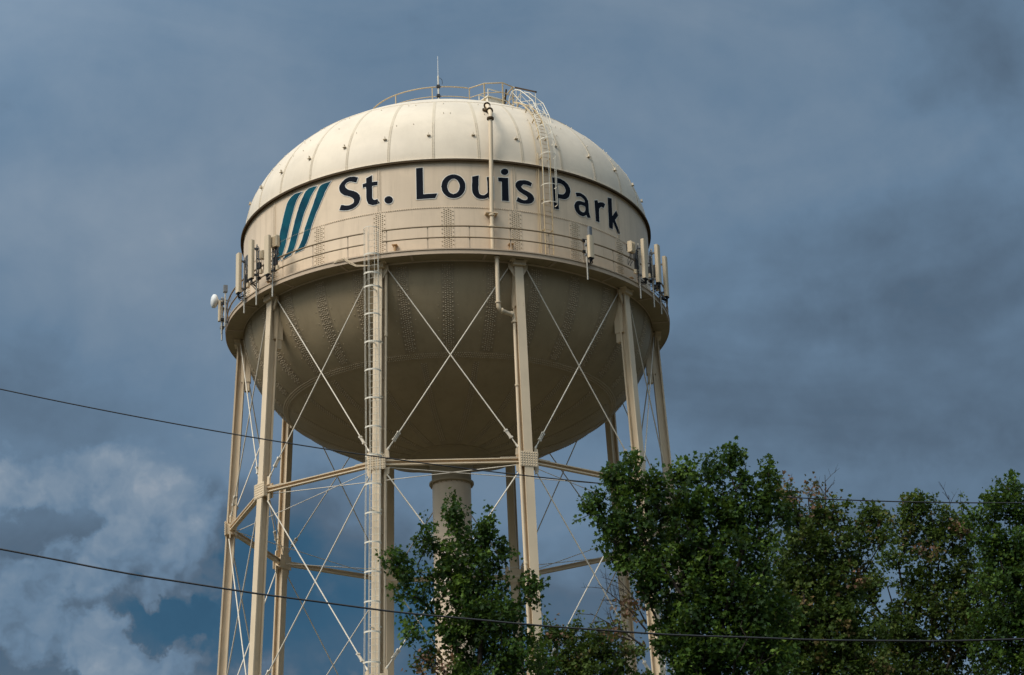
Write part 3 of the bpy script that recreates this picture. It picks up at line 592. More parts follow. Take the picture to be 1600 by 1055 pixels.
for keys in (('S',), ('t',), ('dot',), ('L',), ('o',), ('u',), ('i', 'idot'), ('s',), ('P',), ('a',), ('r',), ('k',)):
    ml = MB()
    for key in keys:
        L = [dedupe(l) for l in outl(key)]
        ml.cur = 0; plate(ml, L, SH_N); ml.cur = 1; plate(ml, [inset(L[0], .024)]+[inset(l, -.022) for l in L[1:]], SH_O)
    ml.build('full_stop' if key == 'dot' else 'letter', ['navy', 'outline'], wall)
for key in ('E1', 'E2', 'E3'):
    L = [dedupe(l) for l in outl(key)]
    a_, b_ = MB(), MB(); plate(a_, L, SH_N); plate(b_, [inset(L[0], .024)], SH_O)
    e_ = a_.build('emblem_stripe', 'teal', wall); b_.build('stripe_outline', 'outline', wall)
# ladder up the column left of the front bay
LAZ = -17.55
def lad_r(z): return 10.93 if z > -9 else col_r(z)+.45+.0
lo, lt, lu = frame(LAZ)
mb = MB()
zs = [1.35, -3, -9, -15, -20, -30, -39]
for s_ in (-1, 1): mb.beam(P(lad_r(1.3), LAZ, 1.3)+lt*s_*.23, P(lad_r(-9), LAZ, -9)+lt*s_*.23, .012, .065, up=lo); mb.beam(P(lad_r(-9), LAZ, -9)+lt*s_*.23, P(lad_r(-39), LAZ, -39)+lt*s_*.23, .012, .065, up=lo)
z = 1.2
while z > -39:
    mb.tube([P(lad_r(z), LAZ, z)-lt*.23, P(lad_r(z), LAZ, z)+lt*.23], .011, 5); z -= .305
z = -1.3
while z > -38:                 # stand-off brackets
    for s_ in (-1, 1): mb.beam(P(col_r(z)+.2, LAZ+.5, z)+lt*s_*.16, P(lad_r(z), LAZ, z)+lt*s_*.22, .03, .05)
    z -= 2.6
ld = mb.build('column_ladder', 'pale', TW)
mb = MB()
def hoop(c, o, t, r, w, n=14, nrm=None, th=.012, span=(-15, 195)):
    pts = [c+t*math.cos(R_(span[0]+(span[1]-span[0])*i/n))*r+o*(math.sin(R_(span[0]+(span[1]-span[0])*i/n))*r+.16) for i in range(n+1)]
    nrm = nrm or Vector((0, 0, 1))
    for a, b in zip(pts, pts[1:]): mb.beam(a, b, th, w, up=nrm)
z = 1.35; first = True; hz = [1.35, .05, -.85, -1.5]
while hz[-1] > -36: hz.append(hz[-1]-1.31)
hz = [h for h in hz]
for h in hz: hoop(P(lad_r(h), LAZ, h), lo, lt, .36, .07 if h < .5 else .03)
for a_ in (10, 50, 90, 130, 170):
    q = [P(lad_r(h), LAZ, h)+lt*math.cos(R_(a_))*.35+lo*(math.sin(R_(a_))*.35+.16) for h in (1.35, -9, -37)]
    mb.beam(q[0], q[1], .035, .010, up=lt); mb.beam(q[1], q[2], .035, .010, up=lt)
mb.build('ladder_cage', 'pale', ld)
# conduit down the same column
mb = MB(); ca = CAZ[9]; co, ct, cu = frame(ca)
mb.tube([P(col_r(-.3)-.05, ca, -.3)+ct*.30, P(col_r(-3.4)-.05, ca, -3.4)+ct*.30], .075, 8)
mb.tube([P(col_r(-3.4)-.05, ca, -3.4)+ct*.30, P(col_r(-40)-.05, ca, -40)+ct*.30], .06, 8); mb.tube([P(col_r(-3.3)-.05, ca, -3.3)+ct*.30, P(col_r(-3.5)-.05, ca, -3.5)+ct*.30], .09, 8)
z = -5.5
while z > -40: mb.tube([P(col_r(z)-.05, ca, z)+ct*.30, P(col_r(z)-.05, ca, z)+ct*.15], .03, 6); z -= 2.4
mb.build('conduit', 'steel', TW)
# overflow pipe
mb = MB()
oa = 12.1
p0 = dome(13.4, 8.62); p1 = P(8.95, 13.1, 8.05); p1 = p0+dome_n(13.4, 8.6)*.28; p2 = P(9.85, 12.5, 7.62); p3 = P(10.24, 12.25, 7.25); p4 = P(10.27, oa, 6.95)
mb.tube([p0-dome_n(13.4, 8.6)*.1, p1, (p1*.6+p2*.4)+Vector((0, 0, .06)), p2, p3, p4, P(10.26, 12.0, 5.2), P(10.2, 11.8, 2.3), P(10.2, 11.85, .3), P(10.4, 11.8, -.0)][:9], .098, 12)
def ring_at(p, d, r, h, mt=None): d = Vector(d).normalized(); mb.tube([Vector(p)-d*h, Vector(p)+d*h], r, 14, smooth=False)
ring_at(P(10.2, 11.8, 2.18), (0, 0, 1), .15, .035); ring_at(P(10.2, 11.8, 1.62), (0, 0, 1), .145, .04)
o, t, u = frame(11.8); mb.box(P(10.14, 11.8, 2.28), (o, t, u), (.16, .28, .02)); 
mb.tube([P(10.56, 12.3, .0), P(10.56, 12.3, -2.25)], .095, 12); ring_at(P(10.56, 12.3, -.05), (0, 0, 1), .14, .03)
mb.tube([P(10.56, 12.3, -2.2), P(10.56, 12.35, -2.42), P(10.52, 12.9, -2.55), P(10.35, 15, -2.60), P(10.25, 16.4, -2.60), P(10.22, 16.75, -2.68), P(10.22, 16.85, -2.9)], .098, 12)
for p, d in ((P(10.56, 12.3, -2.2), (0, 0, 1)), (P(10.50, 13.3, -2.57), t), (P(10.27, 16.1, -2.6), t), (P(10.22, 16.85, -2.95), (0, 0, 1))): ring_at(p, d, .135, .03)
ca1 = CAZ[0]; _, ct1, _ = frame(ca1)
mb.tube([P(10.22, 16.85, -2.9), P(col_r(-9)+.02, 0, -9)*0+P(col_r(-9)+.05, ca1, -9)-ct1*.34], .07, 10)
mb.tube([P(col_r(-9)+.05, ca1, -9)-ct1*.34, P(col_r(-40)+.05, ca1, -40)-ct1*.34], .07, 10)
for z in (-6, -14.2): ring_at(P(col_r(z)+.05, ca1, z)-ct1*.32, (0, 0, 1), .095, .04)
ov = mb.build('overflow_pipe', 'steel', TW)
dn = dome_n(13.4, 8.6)
for p_, d_, r_, h_ in ((p0+dn*.06, dn, .19, .03), (p1, (p2-p1), .165, .035), (p2+(p3-p2)*.1, (p3-p2), .165, .035), (p4+Vector((0, 0, .04)), (0, 0, 1), .165, .05)):
    mb = MB(); ring_at(p_, d_, r_, h_); mb.build('flange', 'rim', ov)
# roof ladder: up the wall at the right, then over the dome to the hatch
def lpath(s):                  # s metres along the ladder from the balcony; returns point, outward normal, sideways
    azw = 27.4
    H = 4.75-.3
    if s < H+.0:
        o, t, u = frame(azw); return P(10.2, azw, .3+s), o, t
    a = (s-H)/7.6; 
    x0, y0 = P(10.0, azw, 0).xy; x1, y1 = 3.35, -4.35
    th = R_(4+72*min(a, 1.05)*.86)
    rr = math.cos(th); k = (1-rr)/(1-math.cos(R_(4+72*.86)))
    x, y = x0+(x1-x0)*min(k, 1.1), y0+(y1-y0)*min(k, 1.1)
    r = math.hypot(x, y); az = math.degrees(math.atan2(x, -y)); n = dome_n(az, min(r, 9.98))
    p = dome(az, min(r, 9.98), .22); _, t, _ = frame(az-6)
    t = (t-n*t.dot(n)).normalized(); return p, n, t
mb = MB(); SS = [i*.3 for i in range(int(11.6/.3)+1)]
pr = [lpath(s) for s in SS]
for s_ in (-1, 1):
    pp = [p+t*s_*.21 for p, n, t in pr]
    for a, b, q in zip(pp, pp[1:], pr): mb.beam(a, b, .014, .06, up=q[1])
for p, n, t in pr: mb.tube([p-t*.21, p+t*.21], .012, 5)
for i in range(0, len(pr), 5):
    p, n, t = pr[i]
    for s_ in (-1, 1): mb.beam(p+t*s_*.21, p+t*s_*.21-n*.24, .03, .05, up=t)
for s_, dx in ((-1, .28),):    # conduits beside the ladder
    mb.tube([p-t*(.36)-n*.12 for p, n, t in pr[:17]], .022, 6); mb.tube([p-t*.44-n*.14 for p, n, t in pr[:26]], .014, 6)
rl = mb.build('roof_ladder', 'tanrail', TW)
mb = MB(); cg = pr[9:29]
for i in range(0, len(cg), 3):
    p, n, t = cg[i]; d = n.cross(t).normalized()
    hoop(p, n, t, .37, .035, 16, nrm=d, th=.01, span=(-20, 200))
for a_ in (20, 65, 115, 160):
    q = [p+t*math.cos(R_(a_))*.37+n*(math.sin(R_(a_))*.37+.16) for p, n, t in cg]
    for a, b, c_ in zip(q, q[1:], cg): mb.beam(a, b, .008, .03, up=c_[2])
mb.build('ladder_cage', 'pale', rl)
# railing round the top of the roof, platform at the hatch
mb = MB()
ZT, ZM = 11.8, 11.28
arc = [a for a in range(-322, 21, 2)]      # the long way round, back to the platform
arcp = list(range(52, 381, 3))
for z, r in ((ZT, .034), (ZM, .024)): mb.tube([P(3.8, a, z) for a in arcp], r, 6)
plat = [P(3.8, 20, 0), P(4.55, 26.5, 0), P(5.05, 35.5, 0), P(5.0, 43.5, 0), P(3.8, 52, 0)]
mb.cur = 0
for k in range(11):
    az = 22+30*k+30*0+30
    if az > 379: break
    mb.beam(P(3.8, az, dome(0, 3.8).z), P(3.8, az, ZT), .05, .03, up=frame(az)[0])
mb.beam(P(3.8, 20, dome(0, 3.8).z), P(3.8, 20, ZT), .05, .03, up=frame(20)[0])
for p in (plat[1], plat[2], plat[3]):
    r = math.hypot(p.x, p.y); a = Vector((p.x, p.y, dome(0, r).z-.02)); b = Vector((p.x, p.y, ZT+.02)); mb.beam(a, b, .06, .04, up=frame(30)[0])
for z, w in ((ZT, .034), (ZM, .024)):
    q = [Vector((p.x, p.y, z)) for p in plat]
    mb.tube(q, w, 6)
# curved guard rails where the cage reaches the platform
mb.build('roof_railing', 'tanrail', TW)
mb = MB()
ARC = [(6.0, 10.05), (6.02, 10.45), (6.26, 10.71), (6.58, 10.69), (7.0, 10.46), (7.46, 10.03), (8.01, 9.49), (8.43, 8.67), (8.6, 8.15)]
for az in (32.2, 36.6):
    mb.tube([P(r, az, z) for r, z in ARC], .022, 6)
    hub = P(7.0, az, 9.85)
    for i in (0, 2, 4, 6, 7): mb.tube([P(ARC[i][0], az, ARC[i][1]), hub], .014, 5)
    mb.tube([hub, dome(az, 7.6)], .02, 5)
for i in (1, 3, 5, 7): mb.tube([P(ARC[i][0], 32.2, ARC[i][1]), P(ARC[i][0], 36.6, ARC[i][1])], .014, 5)
for (r, z) in ((6.3, 10.98), (7.85, 10.08)): mb.tube([P(r, 34.3, z), dome(34.3, r)], .02, 5)
mb.build('ladder_guard', 'pale', TW)
mb = MB(); p_ = P(5.0, 43.5, ZT); mb.tube([p_, P(6.3, 38, 11.0)], .02, 5); mb.tube([P(5.0, 43.5, ZM), P(6.2, 38, 10.6)], .016, 5)
mb.build('roof_railing', 'tanrail', TW)
mb = MB()
hc = P(4.35, 33, dome(0, 4.35).z+.12); o, t, u = frame(33)
mb.box(hc, (o, t, u), (.42, .48, .16)); mb.box(hc+u*.20, (o, t, u), (.47, .53, .03))
for s_ in (-1, 1):
    for q in (-1, 1): mb.beam(hc+t*s_*.45+o*q*.4, hc+t*s_*.45+o*q*.4+u*.62, .04, .04, up=o)
mb.beam(hc+t*.45+o*.4+u*.62, hc-t*.45+o*.4+u*.62, .035, .04); mb.beam(hc+t*.45-o*.4+u*.62, hc-t*.45-o*.4+u*.62, .035, .04)
mb.build('roof_hatch', 'pale', TW)
mb = MB(); pp = P(4.75, 47, ZT+.05); mb.beam(P(6.25, 34.3, 11.0), P(7.9, 34.3, 10.06), .10, .07)
mb.build('guard_beam', 'rim', TW)
mb = MB(); mb.beam(hc+t*.5+o*.42+u*.0, hc+t*.62+o*.42+u*.85, .07, .05, up=o); mb.build('hatch_strut', 'rim', TW)
# cables looping under the balcony by the ladder
mb = MB()
for j, dz in enumerate((0, .05, .11)):
    pts = [P(10.84, -28, .20-dz*.3), P(10.86, -26.5, .28-dz), P(10.87, -25, .30-dz), P(10.86, -23.6, .06-dz), P(10.84, -22, -.16-dz*.6), P(10.8, -20.4, -.2-dz*.5), P(10.7, -19, -.22)]
    mb.tube(pts, .018, 6)
mb.build('cable', 'steel', TW)
# ------------------------------------------------------------------ antennas: things of their own, clamped to the railing
def rbox(mb, c, ax, h, bev=.25, n=3):     # upright box with rounded vertical corners
    pts = []
    hx, hy = h[0], h[1]; b = min(hx, hy)*bev*2
    for (sx_, sy_, a0_) in ((1, 1, 0), (-1, 1, 90), (-1, -1, 180), (1, -1, 270)):
        for i in range(n+1):
            a = R_(a0_+90*i/n); pts.append((sx_*(hx-b)+b*math.cos(a), sy_*(hy-b)+b*math.sin(a)))
    N = len(pts)
    lo_ = mb.add([Vector(c)+ax[0]*x+ax[1]*y-ax[2]*h[2] for x, y in pts]); hi = mb.add([Vector(c)+ax[0]*x+ax[1]*y+ax[2]*h[2] for x, y in pts])
    for k in range(N): mb.quad((lo_+k, lo_+(k+1) % N, hi+(k+1) % N, hi+k), True)
    c0 = mb.add([mb.v[lo_+k] for k in range(N)]); c1 = mb.add([mb.v[hi+k] for k in range(N)])
    mb.quad([c0+k for k in range(N)][::-1]); mb.quad([c1+k for k in range(N)])
AX = Z0
def antenna(az, z0, z1, label, w=.33, d=.19, rp=11.22, pipe_lo=-.55, radio=None, group='panel antennas on the balcony railing', toe=0, shift=3.0, seed=1):
    """panel on the outside, mast pipe behind it, clamps, cables"""
    rnd = random.Random(seed)
    root = empty('panel_antenna', tuple(P(10.9, az, .26+Z0)), label, 'antenna', group)
    o, t, u = frame(az)
    o2, t2, _ = frame(az+toe)
    def fin(mb, n, m, par=None):
        x = mb.build(n, m)
        if par is None: attach(x, root)
        else: x.parent = par
        return x
    m_ = MB(); c = P(rp, az, (z0+z1)/2); rbox(m_, c, (o2, t2, u), (d/2, w/2, (z1-z0)/2)); pn = fin(m_, 'panel', 'panel')
    m_ = MB()
    for x in (-.07, 0, .07):
        for y in (-.03, .03): m_.tube([c+o2*y+t2*x-u*((z1-z0)/2), c+o2*y+t2*x-u*((z1-z0)/2+.09)], .018, 6)
    m_.box(c-u*((z1-z0)/2+.012), (o2, t2, u), (d*.42, w*.42, .02)); fin(m_, 'connector', 'black')
    s_ = 1 if az < 0 else -1
    pc = P(rp-.30, az, 0)
    m_ = MB(); m_.tube([Vector((pc.x, pc.y, pipe_lo)), Vector((pc.x, pc.y, z1-.12))], .038, 8); fin(m_, 'mount_pipe', 'galv')
    for zz in (z0+.25, z1-.35):
        m_ = MB(); m_.beam(Vector((pc.x, pc.y, zz)), c-u*((z0+z1)/2-zz)-o2*.02, .06, .08); m_.box(Vector((pc.x, pc.y, zz)), (o, t, u), (.06, .07, .05)); fin(m_, 'bracket', 'grey')
    for zz in (.80, 1.345):
        m_ = MB(); m_.beam(P(10.76, az, zz), Vector((pc.x, pc.y, zz)), .07, .07); m_.box(P(10.79, az, zz), (o, t, u), (.05, .13, .06)); fin(m_, 'rail_clamp', 'black')
    m_ = MB()
    for j in range(10):
        a_ = c+t2*rnd.uniform(-.08, .08)-u*((z1-z0)/2+.05); e_ = P(10.7+rnd.uniform(-.1, .1), az+rnd.uniform(.5, 2.2)*(-s_), rnd.uniform(.25, .75))
        m1 = a_-u*rnd.uniform(.2, .4)+t*rnd.uniform(-.1, .2)*(-s_); m2 = (m1+e_)/2+t*rnd.uniform(-.12, .12)+u*rnd.uniform(-.1, .3)
        pts = []
        for i in range(11):
            f = i/10; pts.append(a_*(1-f)**3+m1*3*f*(1-f)**2+m2*3*f*f*(1-f)+e_*f**3)
        m_.tube(pts, .016, 5)
    fin(m_, 'cable', 'black')
    if az != 35.8:             # small remote units and filters strapped to the mast
        for j, (zz, da, hx, hz_, mt_) in enumerate(((.35, .9, .10, .16, 'black'), (.62, -.8, .08, .20, 'grey'), (.18, .3, .07, .10, 'panel'))):
            m_ = MB(); zc_ = z0+(z1-z0)*zz; ro, rt, _ = frame(az-s_*-da*1.0+s_*.7); rbox(m_, P(rp-.36, az+s_*(.75+.35*j), zc_), (ro, rt, u), (.07, hx, hz_), .15)
            m_.beam(P(rp-.36, az+s_*(.75+.35*j), zc_), Vector((pc.x, pc.y, zc_)), .03, .04)
            fin(m_, 'remote_unit', mt_)
        m_ = MB()
        for j in range(5):
            q0 = Vector((pc.x, pc.y, z1-.2-.1*j))+t*s_*.05; a_ = rnd.uniform(.06, .2)
            m_.tube([q0, q0+t*s_*a_-u*.15, q0+t*s_*a_*1.4-u*(.45+.1*j), q0+t*s_*a_*.6-u*(.8+.1*j), q0+t*s_*.05-u*(1.0+.12*j)], .016, 5)
        fin(m_, 'feeder_cable', 'black')
    if radio:
        (daz, zc, hw, hh, mt) = radio
        ro, rt, _ = frame(az+daz); rc = P(10.95, az+daz, zc)
        m_ = MB(); rbox(m_, rc, (ro, rt, u), (.11, hw, hh), .12)
        for j in range(5): m_.box(rc+ro*.125+rt*(-hw*.8+hw*1.6*j/4), (ro, rt, u), (.02, .008, hh*.86))
        rr_ = fin(m_, 'radio_unit', mt)
        m_ = MB(); m_.box(rc-ro*.14, (ro, rt, u), (.04, hw*.8, hh*.6)); m_.beam(rc-ro*.12, Vector((pc.x, pc.y, zc)), .04, .06); fin(m_, 'radio_bracket', 'black')
        m_ = MB()
        for j in range(4):
            a_ = rc+rt*(-hw+.1*j)-u*hh; pts = [a_, a_-u*.18+rt*rnd.uniform(-.05, .05), a_-u*.35-ro*rnd.uniform(0, .15), a_-u*.6-ro*.15+rt*rnd.uniform(-.1, .1)]
            m_.tube(pts, .014, 5)
        fin(m_, 'jumper_cable', 'black')
    return root
antenna(-60.3, .41, 2.39, 'tan panel antenna, lowest and leftmost of the three left of the stripes', seed=1, radio=(3.0, 1.9, .13, .26, 'grey'))
antenna(-54.0, .70, 2.60, 'tan panel antenna, middle one of the three left of the stripes', seed=2, radio=(3.0, 1.75, .10, .2, 'panel'))
antenna(-47.2, .47, 2.39, 'tan panel antenna with a finned box behind it, nearest to the stripes', seed=3, radio=(1.2, 2.1, .19, .27, 'panel'))
antenna(55.4, .37, 2.34, 'tan panel antenna with a finned box on its left, nearest to the letter k', seed=4, radio=(-3.6, 1.8, .17, .27, 'panel'))
antenna(62.7, .63, 2.55, 'tan panel antenna, middle one of the three at the right end of the balcony', seed=5)
antenna(67.9, .28, 2.32, 'tan panel antenna, rightmost and lowest on the balcony, against the sky', seed=6, radio=(-3.5, 1.4, .10, .3, 'grey'))
mid = antenna(35.8, .35, 1.44, 'short tan panel antenna with a small grey box on top, below the letter r', seed=7, w=.29, pipe_lo=-.62)
m_ = MB(); o, t, u = frame(35.8); rbox(m_, P(11.2, 35.8, 1.68), (o, t, u), (.07, .09, .21), .1); attach(m_.build('radio_unit', 'grey'), mid)
# microwave dish with a small panel, at the far left of the balcony
daz = -76.0
root = empty('dish_antenna', tuple(P(10.9, daz, .26+Z0)), 'round white microwave dish on a pipe at the far left end of the balcony', 'dish antenna')
o, t, u = frame(daz)
dd = (Vector((-1, -.30, .02))).normalized(); dx = dd.orthogonal().normalized(); dy = dd.cross(dx)
dc = P(11.5, daz, 1.12)
m_ = MB(); prof = [(0.001, 0), (.12, .01), (.22, .04), (.30, .09), (.34, .14)]
def revax(mb, c, ax, x, y, prof, n=28, sm=True):
    rings = [mb.add([c+ax*h+(x*math.cos(2*math.pi*k/n)+y*math.sin(2*math.pi*k/n))*r for k in range(n)]) for r, h in prof]
    for A, B in zip(rings, rings[1:]):
        for k in range(n): mb.quad((A+k, A+(k+1) % n, B+(k+1) % n, B+k), sm)
revax(m_, dc-dd*.16, dd, dx, dy, [(.001, -.10), (.10, -.10), (.12, -.02), (.22, .02), (.31, .08), (.335, .14), (.335, .22), (.30, .26), (.20, .31), (.001, .33)])
attach(m_.build('reflector', 'dish'), root)
m_ = MB(); pc = P(11.12, daz, 0)
for q, lo_, hi_ in ((pc, -.85, 1.35), (pc+t*.22+o*.05, -.6, 1.1)): m_.tube([Vector((q.x, q.y, lo_)), Vector((q.x, q.y, hi_))], .038, 8)
attach(m_.build('mount_pipe', 'galv'), root)
m_ = MB(); m_.beam(Vector((pc.x, pc.y, dc.z)), dc-dd*.15, .07, .09)
for zz in (.75, 1.2, -.2):
    m_.box(Vector((pc.x, pc.y, zz)), (o, t, u), (.09, .10, .06)); m_.beam(P(10.76, daz, max(zz, .1)), Vector((pc.x, pc.y, max(zz, .1))), .06, .06)
attach(m_.build('bracket', 'grey'), root)
m_ = MB()
for j in range(4):
    z = 1.2-.4*j; m_.tube([pc+u*z+t*.05, pc+u*(z-.15)+t*.15-o*.05*j, pc+u*(z-.4)+t*.08, pc+u*(z-.7)+t*(.1+.03*j)], .014, 5)
attach(m_.build('cable', 'black'), root)
root = empty('radio_antenna', tuple(P(10.9, daz+2, .26+Z0)), 'narrow tan panel with dark grey radio box beside the white dish', 'antenna')
m_ = MB(); rbox(m_, P(11.28, daz+1.0, .55), (o, t, u), (.06, .09, .52)); attach(m_.build('panel', 'panel'), root)
m_ = MB(); rbox(m_, P(11.05, daz+2.2, 1.62), (o, t, u), (.10, .10, .17), .1); attach(m_.build('radio_unit', 'grey'), root)
m_ = MB(); m_.tube([P(11.05, daz+2.2, -.3), P(11.05, daz+2.2, 1.46)], .035, 8); attach(m_.build('mount_pipe', 'galv'), root)
m_ = MB(); m_.box(P(11.12, daz+1.6, .1), (o, t, u), (.10, .08, .05)); m_.box(P(11.1, daz+1.8, .9), (o, t, u), (.12, .08, .05)); attach(m_.build('bracket', 'black'), root)
# whip antenna on the roof railing
waz = -3.3
root = empty('whip_antenna', tuple(P(3.86, waz, 10.9+Z0)), 'tall thin white whip antenna clamped to the railing at the top of the roof', 'antenna')
q = P(3.87, waz, 0)
def V(z, dx=0): return Vector((q.x+dx, q.y, z))
m_ = MB(); m_.tube([V(10.95), V(12.3)], .035, 8); m_.tube([V(12.3), V(12.36)], [.045, .03], 8); attach(m_.build('mast', 'pale'), root)
m_ = MB(); m_.tube([V(12.36), V(13.45)], [.020, .012], 6); attach(m_.build('whip', 'dish'), root)
for z in (11.78, 11.27):
    m_ = MB(); o, t, u = frame(waz)
    m_.box(V(z)-o*.0, (o, t, u), (.07, .085, .05)); m_.box(V(z+.07), (o, t, u), (.05, .075, .02)); m_.box(V(z-.07), (o, t, u), (.05, .075, .02)); m_.tube([V(z, -.11), V(z, .15)], .014, 5)
    attach(m_.build('clamp', 'black'), root)
m_ = MB(); m_.tube([V(12.25, .03), V(12.24, .12), V(12.12, .19), V(11.98, .20), V(11.9, .19)], .012, 6); attach(m_.build('cable', 'black'), root)
# ------------------------------------------------------------------ overhead wires
def wire(pts, Y, r, label, wob=0, seed=1):
    W3 = [at(x, y, Y) for x, y in pts]
    X = np.array([p.x for p in W3]); Zz = np.array([p.z for p in W3])
    c = np.polyfit(X, Zz, 3 if len(pts) > 4 else 2)
    x0, x1 = X.min(), X.max(); rnd = random.Random(seed); path = []
    mid = (x0+x1)/2
    d = np.polyder(c); 
    for i in range(161):
        x = x0-25+(x1-x0+50)*i/160
        if x < x0: z = np.polyval(c, x0)+(x-x0)*np.polyval(d, x0)+.002*(x-x0)**2
        elif x > x1: z = np.polyval(c, x1)+(x-x1)*np.polyval(d, x1)+.002*(x-x1)**2
        else: z = np.polyval(c, x)
        path.append(Vector((x, CAM.y+Y, z+wob*(.5*math.sin(x*2.1)+.5*math.sin(x*3.7+1)))))
    m_ = MB(); m_.tube(path, r, 6); return tag(m_.build('overhead_wire', 'wire', off=0), label, 'wire', 'overhead wires')
wire([(0, 609), (100, 628), (200, 648), (320, 672), (450, 692), (545, 704), (605, 716), (700, 730), (794, 743), (953, 758), (1037, 763), (1201, 774.5), (1390, 782.5), (1533, 786), (1600, 786.5)], 47.5, .0135, 'thin black overhead wire, upper of two, crossing the tank bowl')
wire([(0, 858.5), (96, 878), (192, 893.5), (320, 912), (469, 938.5), (663, 962), (778, 971), (893, 983), (1060, 993), (1200, 996), (1375, 1000), (1517, 1001), (1600, 1000)], 28, .0115, 'thick black overhead cable, lower of two, crossing the tower legs', .006)
# ------------------------------------------------------------------ trees
PXM = lambda Y: Y/F_PX/math.cos(.358)      # metres per photograph pixel at that distance, roughly
def grow(name, label, Y, lobes, base_px, leafmat, seed, dens=1.0, leaf=.083, depth=1.0, shoots=(), group='leafy trees in front of the tower', sub=None, redlobes=()):
    rnd = random.Random(seed); nr = np.random.RandomState(seed)
    tips = []; dirs = []
    for lb in lobes:
        cx, cy, rx, ry = lb[:4]
        if min(rx, ry) >= 16 and cy < 915: rx *= .93; ry *= .93
        elif cy > 915: rx *= 1.04; ry *= 1.04
        dn = lb[4] if len(lb) > 4 else 1.0; dz = lb[5] if len(lb) > 5 else 0
        c = at(cx, cy, Y+dz); k = PXM(Y); ax, az_ = rx*k, ry*k/.93; ay = max(.28, min(1.7, .85*(ax+az_)/2))*depth
        vol = 4.19*ax*ay*az_; n = max(5, int((vol**.80)*36*dens*dn))
        q = nr.normal(size=(n, 3)); q /= np.linalg.norm(q, axis=1)[:, None]; q *= (nr.rand(n, 1)**.38)
        for a in q:
            tips.append((c.x+a[0]*ax, c.y+a[1]*ay, c.z+a[2]*az_, 1.0))
            dv = np.array([a[0]*.9, a[1]*.9, a[2]*.7+.75])+nr.normal(size=3)*.38; dirs.append(dv/np.linalg.norm(dv))
    T = np.array(tips)[:, :3]
    bx = at(base_px, 1000, Y).x; base = np.array([bx, CAM.y+Y, 0.0])
    # skeleton: a trunk, then every tip joins the nearest node that lies lower and nearer the trunk
    zlo = T[:, 2].min(); ztop = T[:, 2].max(); fork = max(3.0, zlo+.15*(ztop-zlo))
    nodes = [base+np.array([0, 0, z]) for z in np.linspace(0, fork, 6)]
    for i in range(1, 9): nodes.append(base+np.array([math.sin(i)*.12, math.cos(i*1.3)*.12, fork+(ztop-fork)*.55*i/8]))
    par = [-1]+list(range(len(nodes)-1))
    start = nodes[3]
    dd_ = np.linalg.norm((T-start)*np.array([1, 1, .75]), axis=1); order = np.argsort(dd_)
    plen = [np.linalg.norm(n-nodes[3]) for n in nodes]
    tipnode = []
    NB = np.zeros((60000, 3)); PB = np.zeros(60000); n_ = len(nodes); NB[:n_] = nodes; PB[:n_] = plen
    for i in order:
        N = NB[:n_]; PL = PB[:n_]; p = T[i]; v = N-p; L = np.linalg.norm(v, axis=1)
        cost = L+.42*PL+np.where(v[:, 2] > -.05, 1.5*(v[:, 2]+.05), 0)*1.0
        cost[:2] = 1e9
        j = int(np.argmin(cost)); a = N[j]; steps = max(1, int(L[j]/.45)); prev = j
        for s_ in range(1, steps+1):
            f = s_/steps; m = a*(1-f)+p*f
            if s_ < steps: m = m+nr.normal(size=3)*.05*min(1, L[j]); m[2] -= .10*math.sin(f*math.pi)*L[j]*.3
            nodes.append(m); par.append(prev); prev = len(nodes)-1
            NB[n_] = m; PB[n_] = PB[par[-1]]+L[j]/steps; n_ += 1
        tipnode.append((prev, i))
    DR = np.array(dirs); LN = nr.uniform(.14, .38, size=len(T)); lg_ = nr.rand(len(T)) < .13; LN[lg_] = nr.uniform(.40, .72, size=lg_.sum())
    cnt = [0.0]*len(nodes)
    for i in range(len(nodes)-1, 0, -1):
        if cnt[i] == 0: cnt[i] = 1
        cnt[par[i]] += cnt[i]
    rad = [min(.26, .0075*(c**.47)) for c in cnt]
    for i in range(14): rad[i] = max(rad[i], .15*(1-i/15.0))
    mb = MB(); kids = {}
    for i in range(1, len(nodes)):
        a, b = nodes[par[i]], nodes[i]; n = 7 if rad[i] > .05 else (5 if rad[i] > .02 else 3)
        mb.tube([a, b], [min(rad[par[i]], rad[i]*1.35), rad[i]], n, cap=False)
    for i in np.where(lg_)[0]:
        e = T[i]+DR[i]*LN[i]*.85; mb.tube([T[i]-DR[i]*.12, (T[i]+e)/2+nr.normal(size=3)*.015, e], [.010, .007, .003], 3, cap=False)
    for (x0, y0, x1, y1, k) in shoots:     # bare twigs that stick out of the crown
        a = np.array(at(x0, y0, Y)); b = np.array(at(x1, y1, Y)); m = (a+b)/2+nr.normal(size=3)*.06
        mb.tube([a, m, b], [.020, .013, .005], 4, cap=False)
        for _ in range(k):
            f = rnd.uniform(.25, .95); q = a*(1-f)+b*f; L = np.linalg.norm(b-a)*rnd.uniform(.15, .4)
            d = (b-a)/np.linalg.norm(b-a); s_ = nr.normal(size=3); s_[1] *= .6; s_ -= d*(s_@d); s_ /= np.linalg.norm(s_)
            e = q+(d*.75+s_*.65)*L; mb.tube([q, (q+e)/2+d*.02, e], [.008, .006, .003], 3, cap=False)
            for _ in range(3):
                h = q+(e-q)*rnd.uniform(.3, .9); s2 = nr.normal(size=3); e2 = h+(d*.6+s2/np.linalg.norm(s2)*.5)*L*.4; mb.tube([h, e2], [.004, .002], 3, cap=False)
    root = empty(name, tuple(base), label, 'tree', group)
    attach(mb.build('trunk', 'bark', off=0), root)
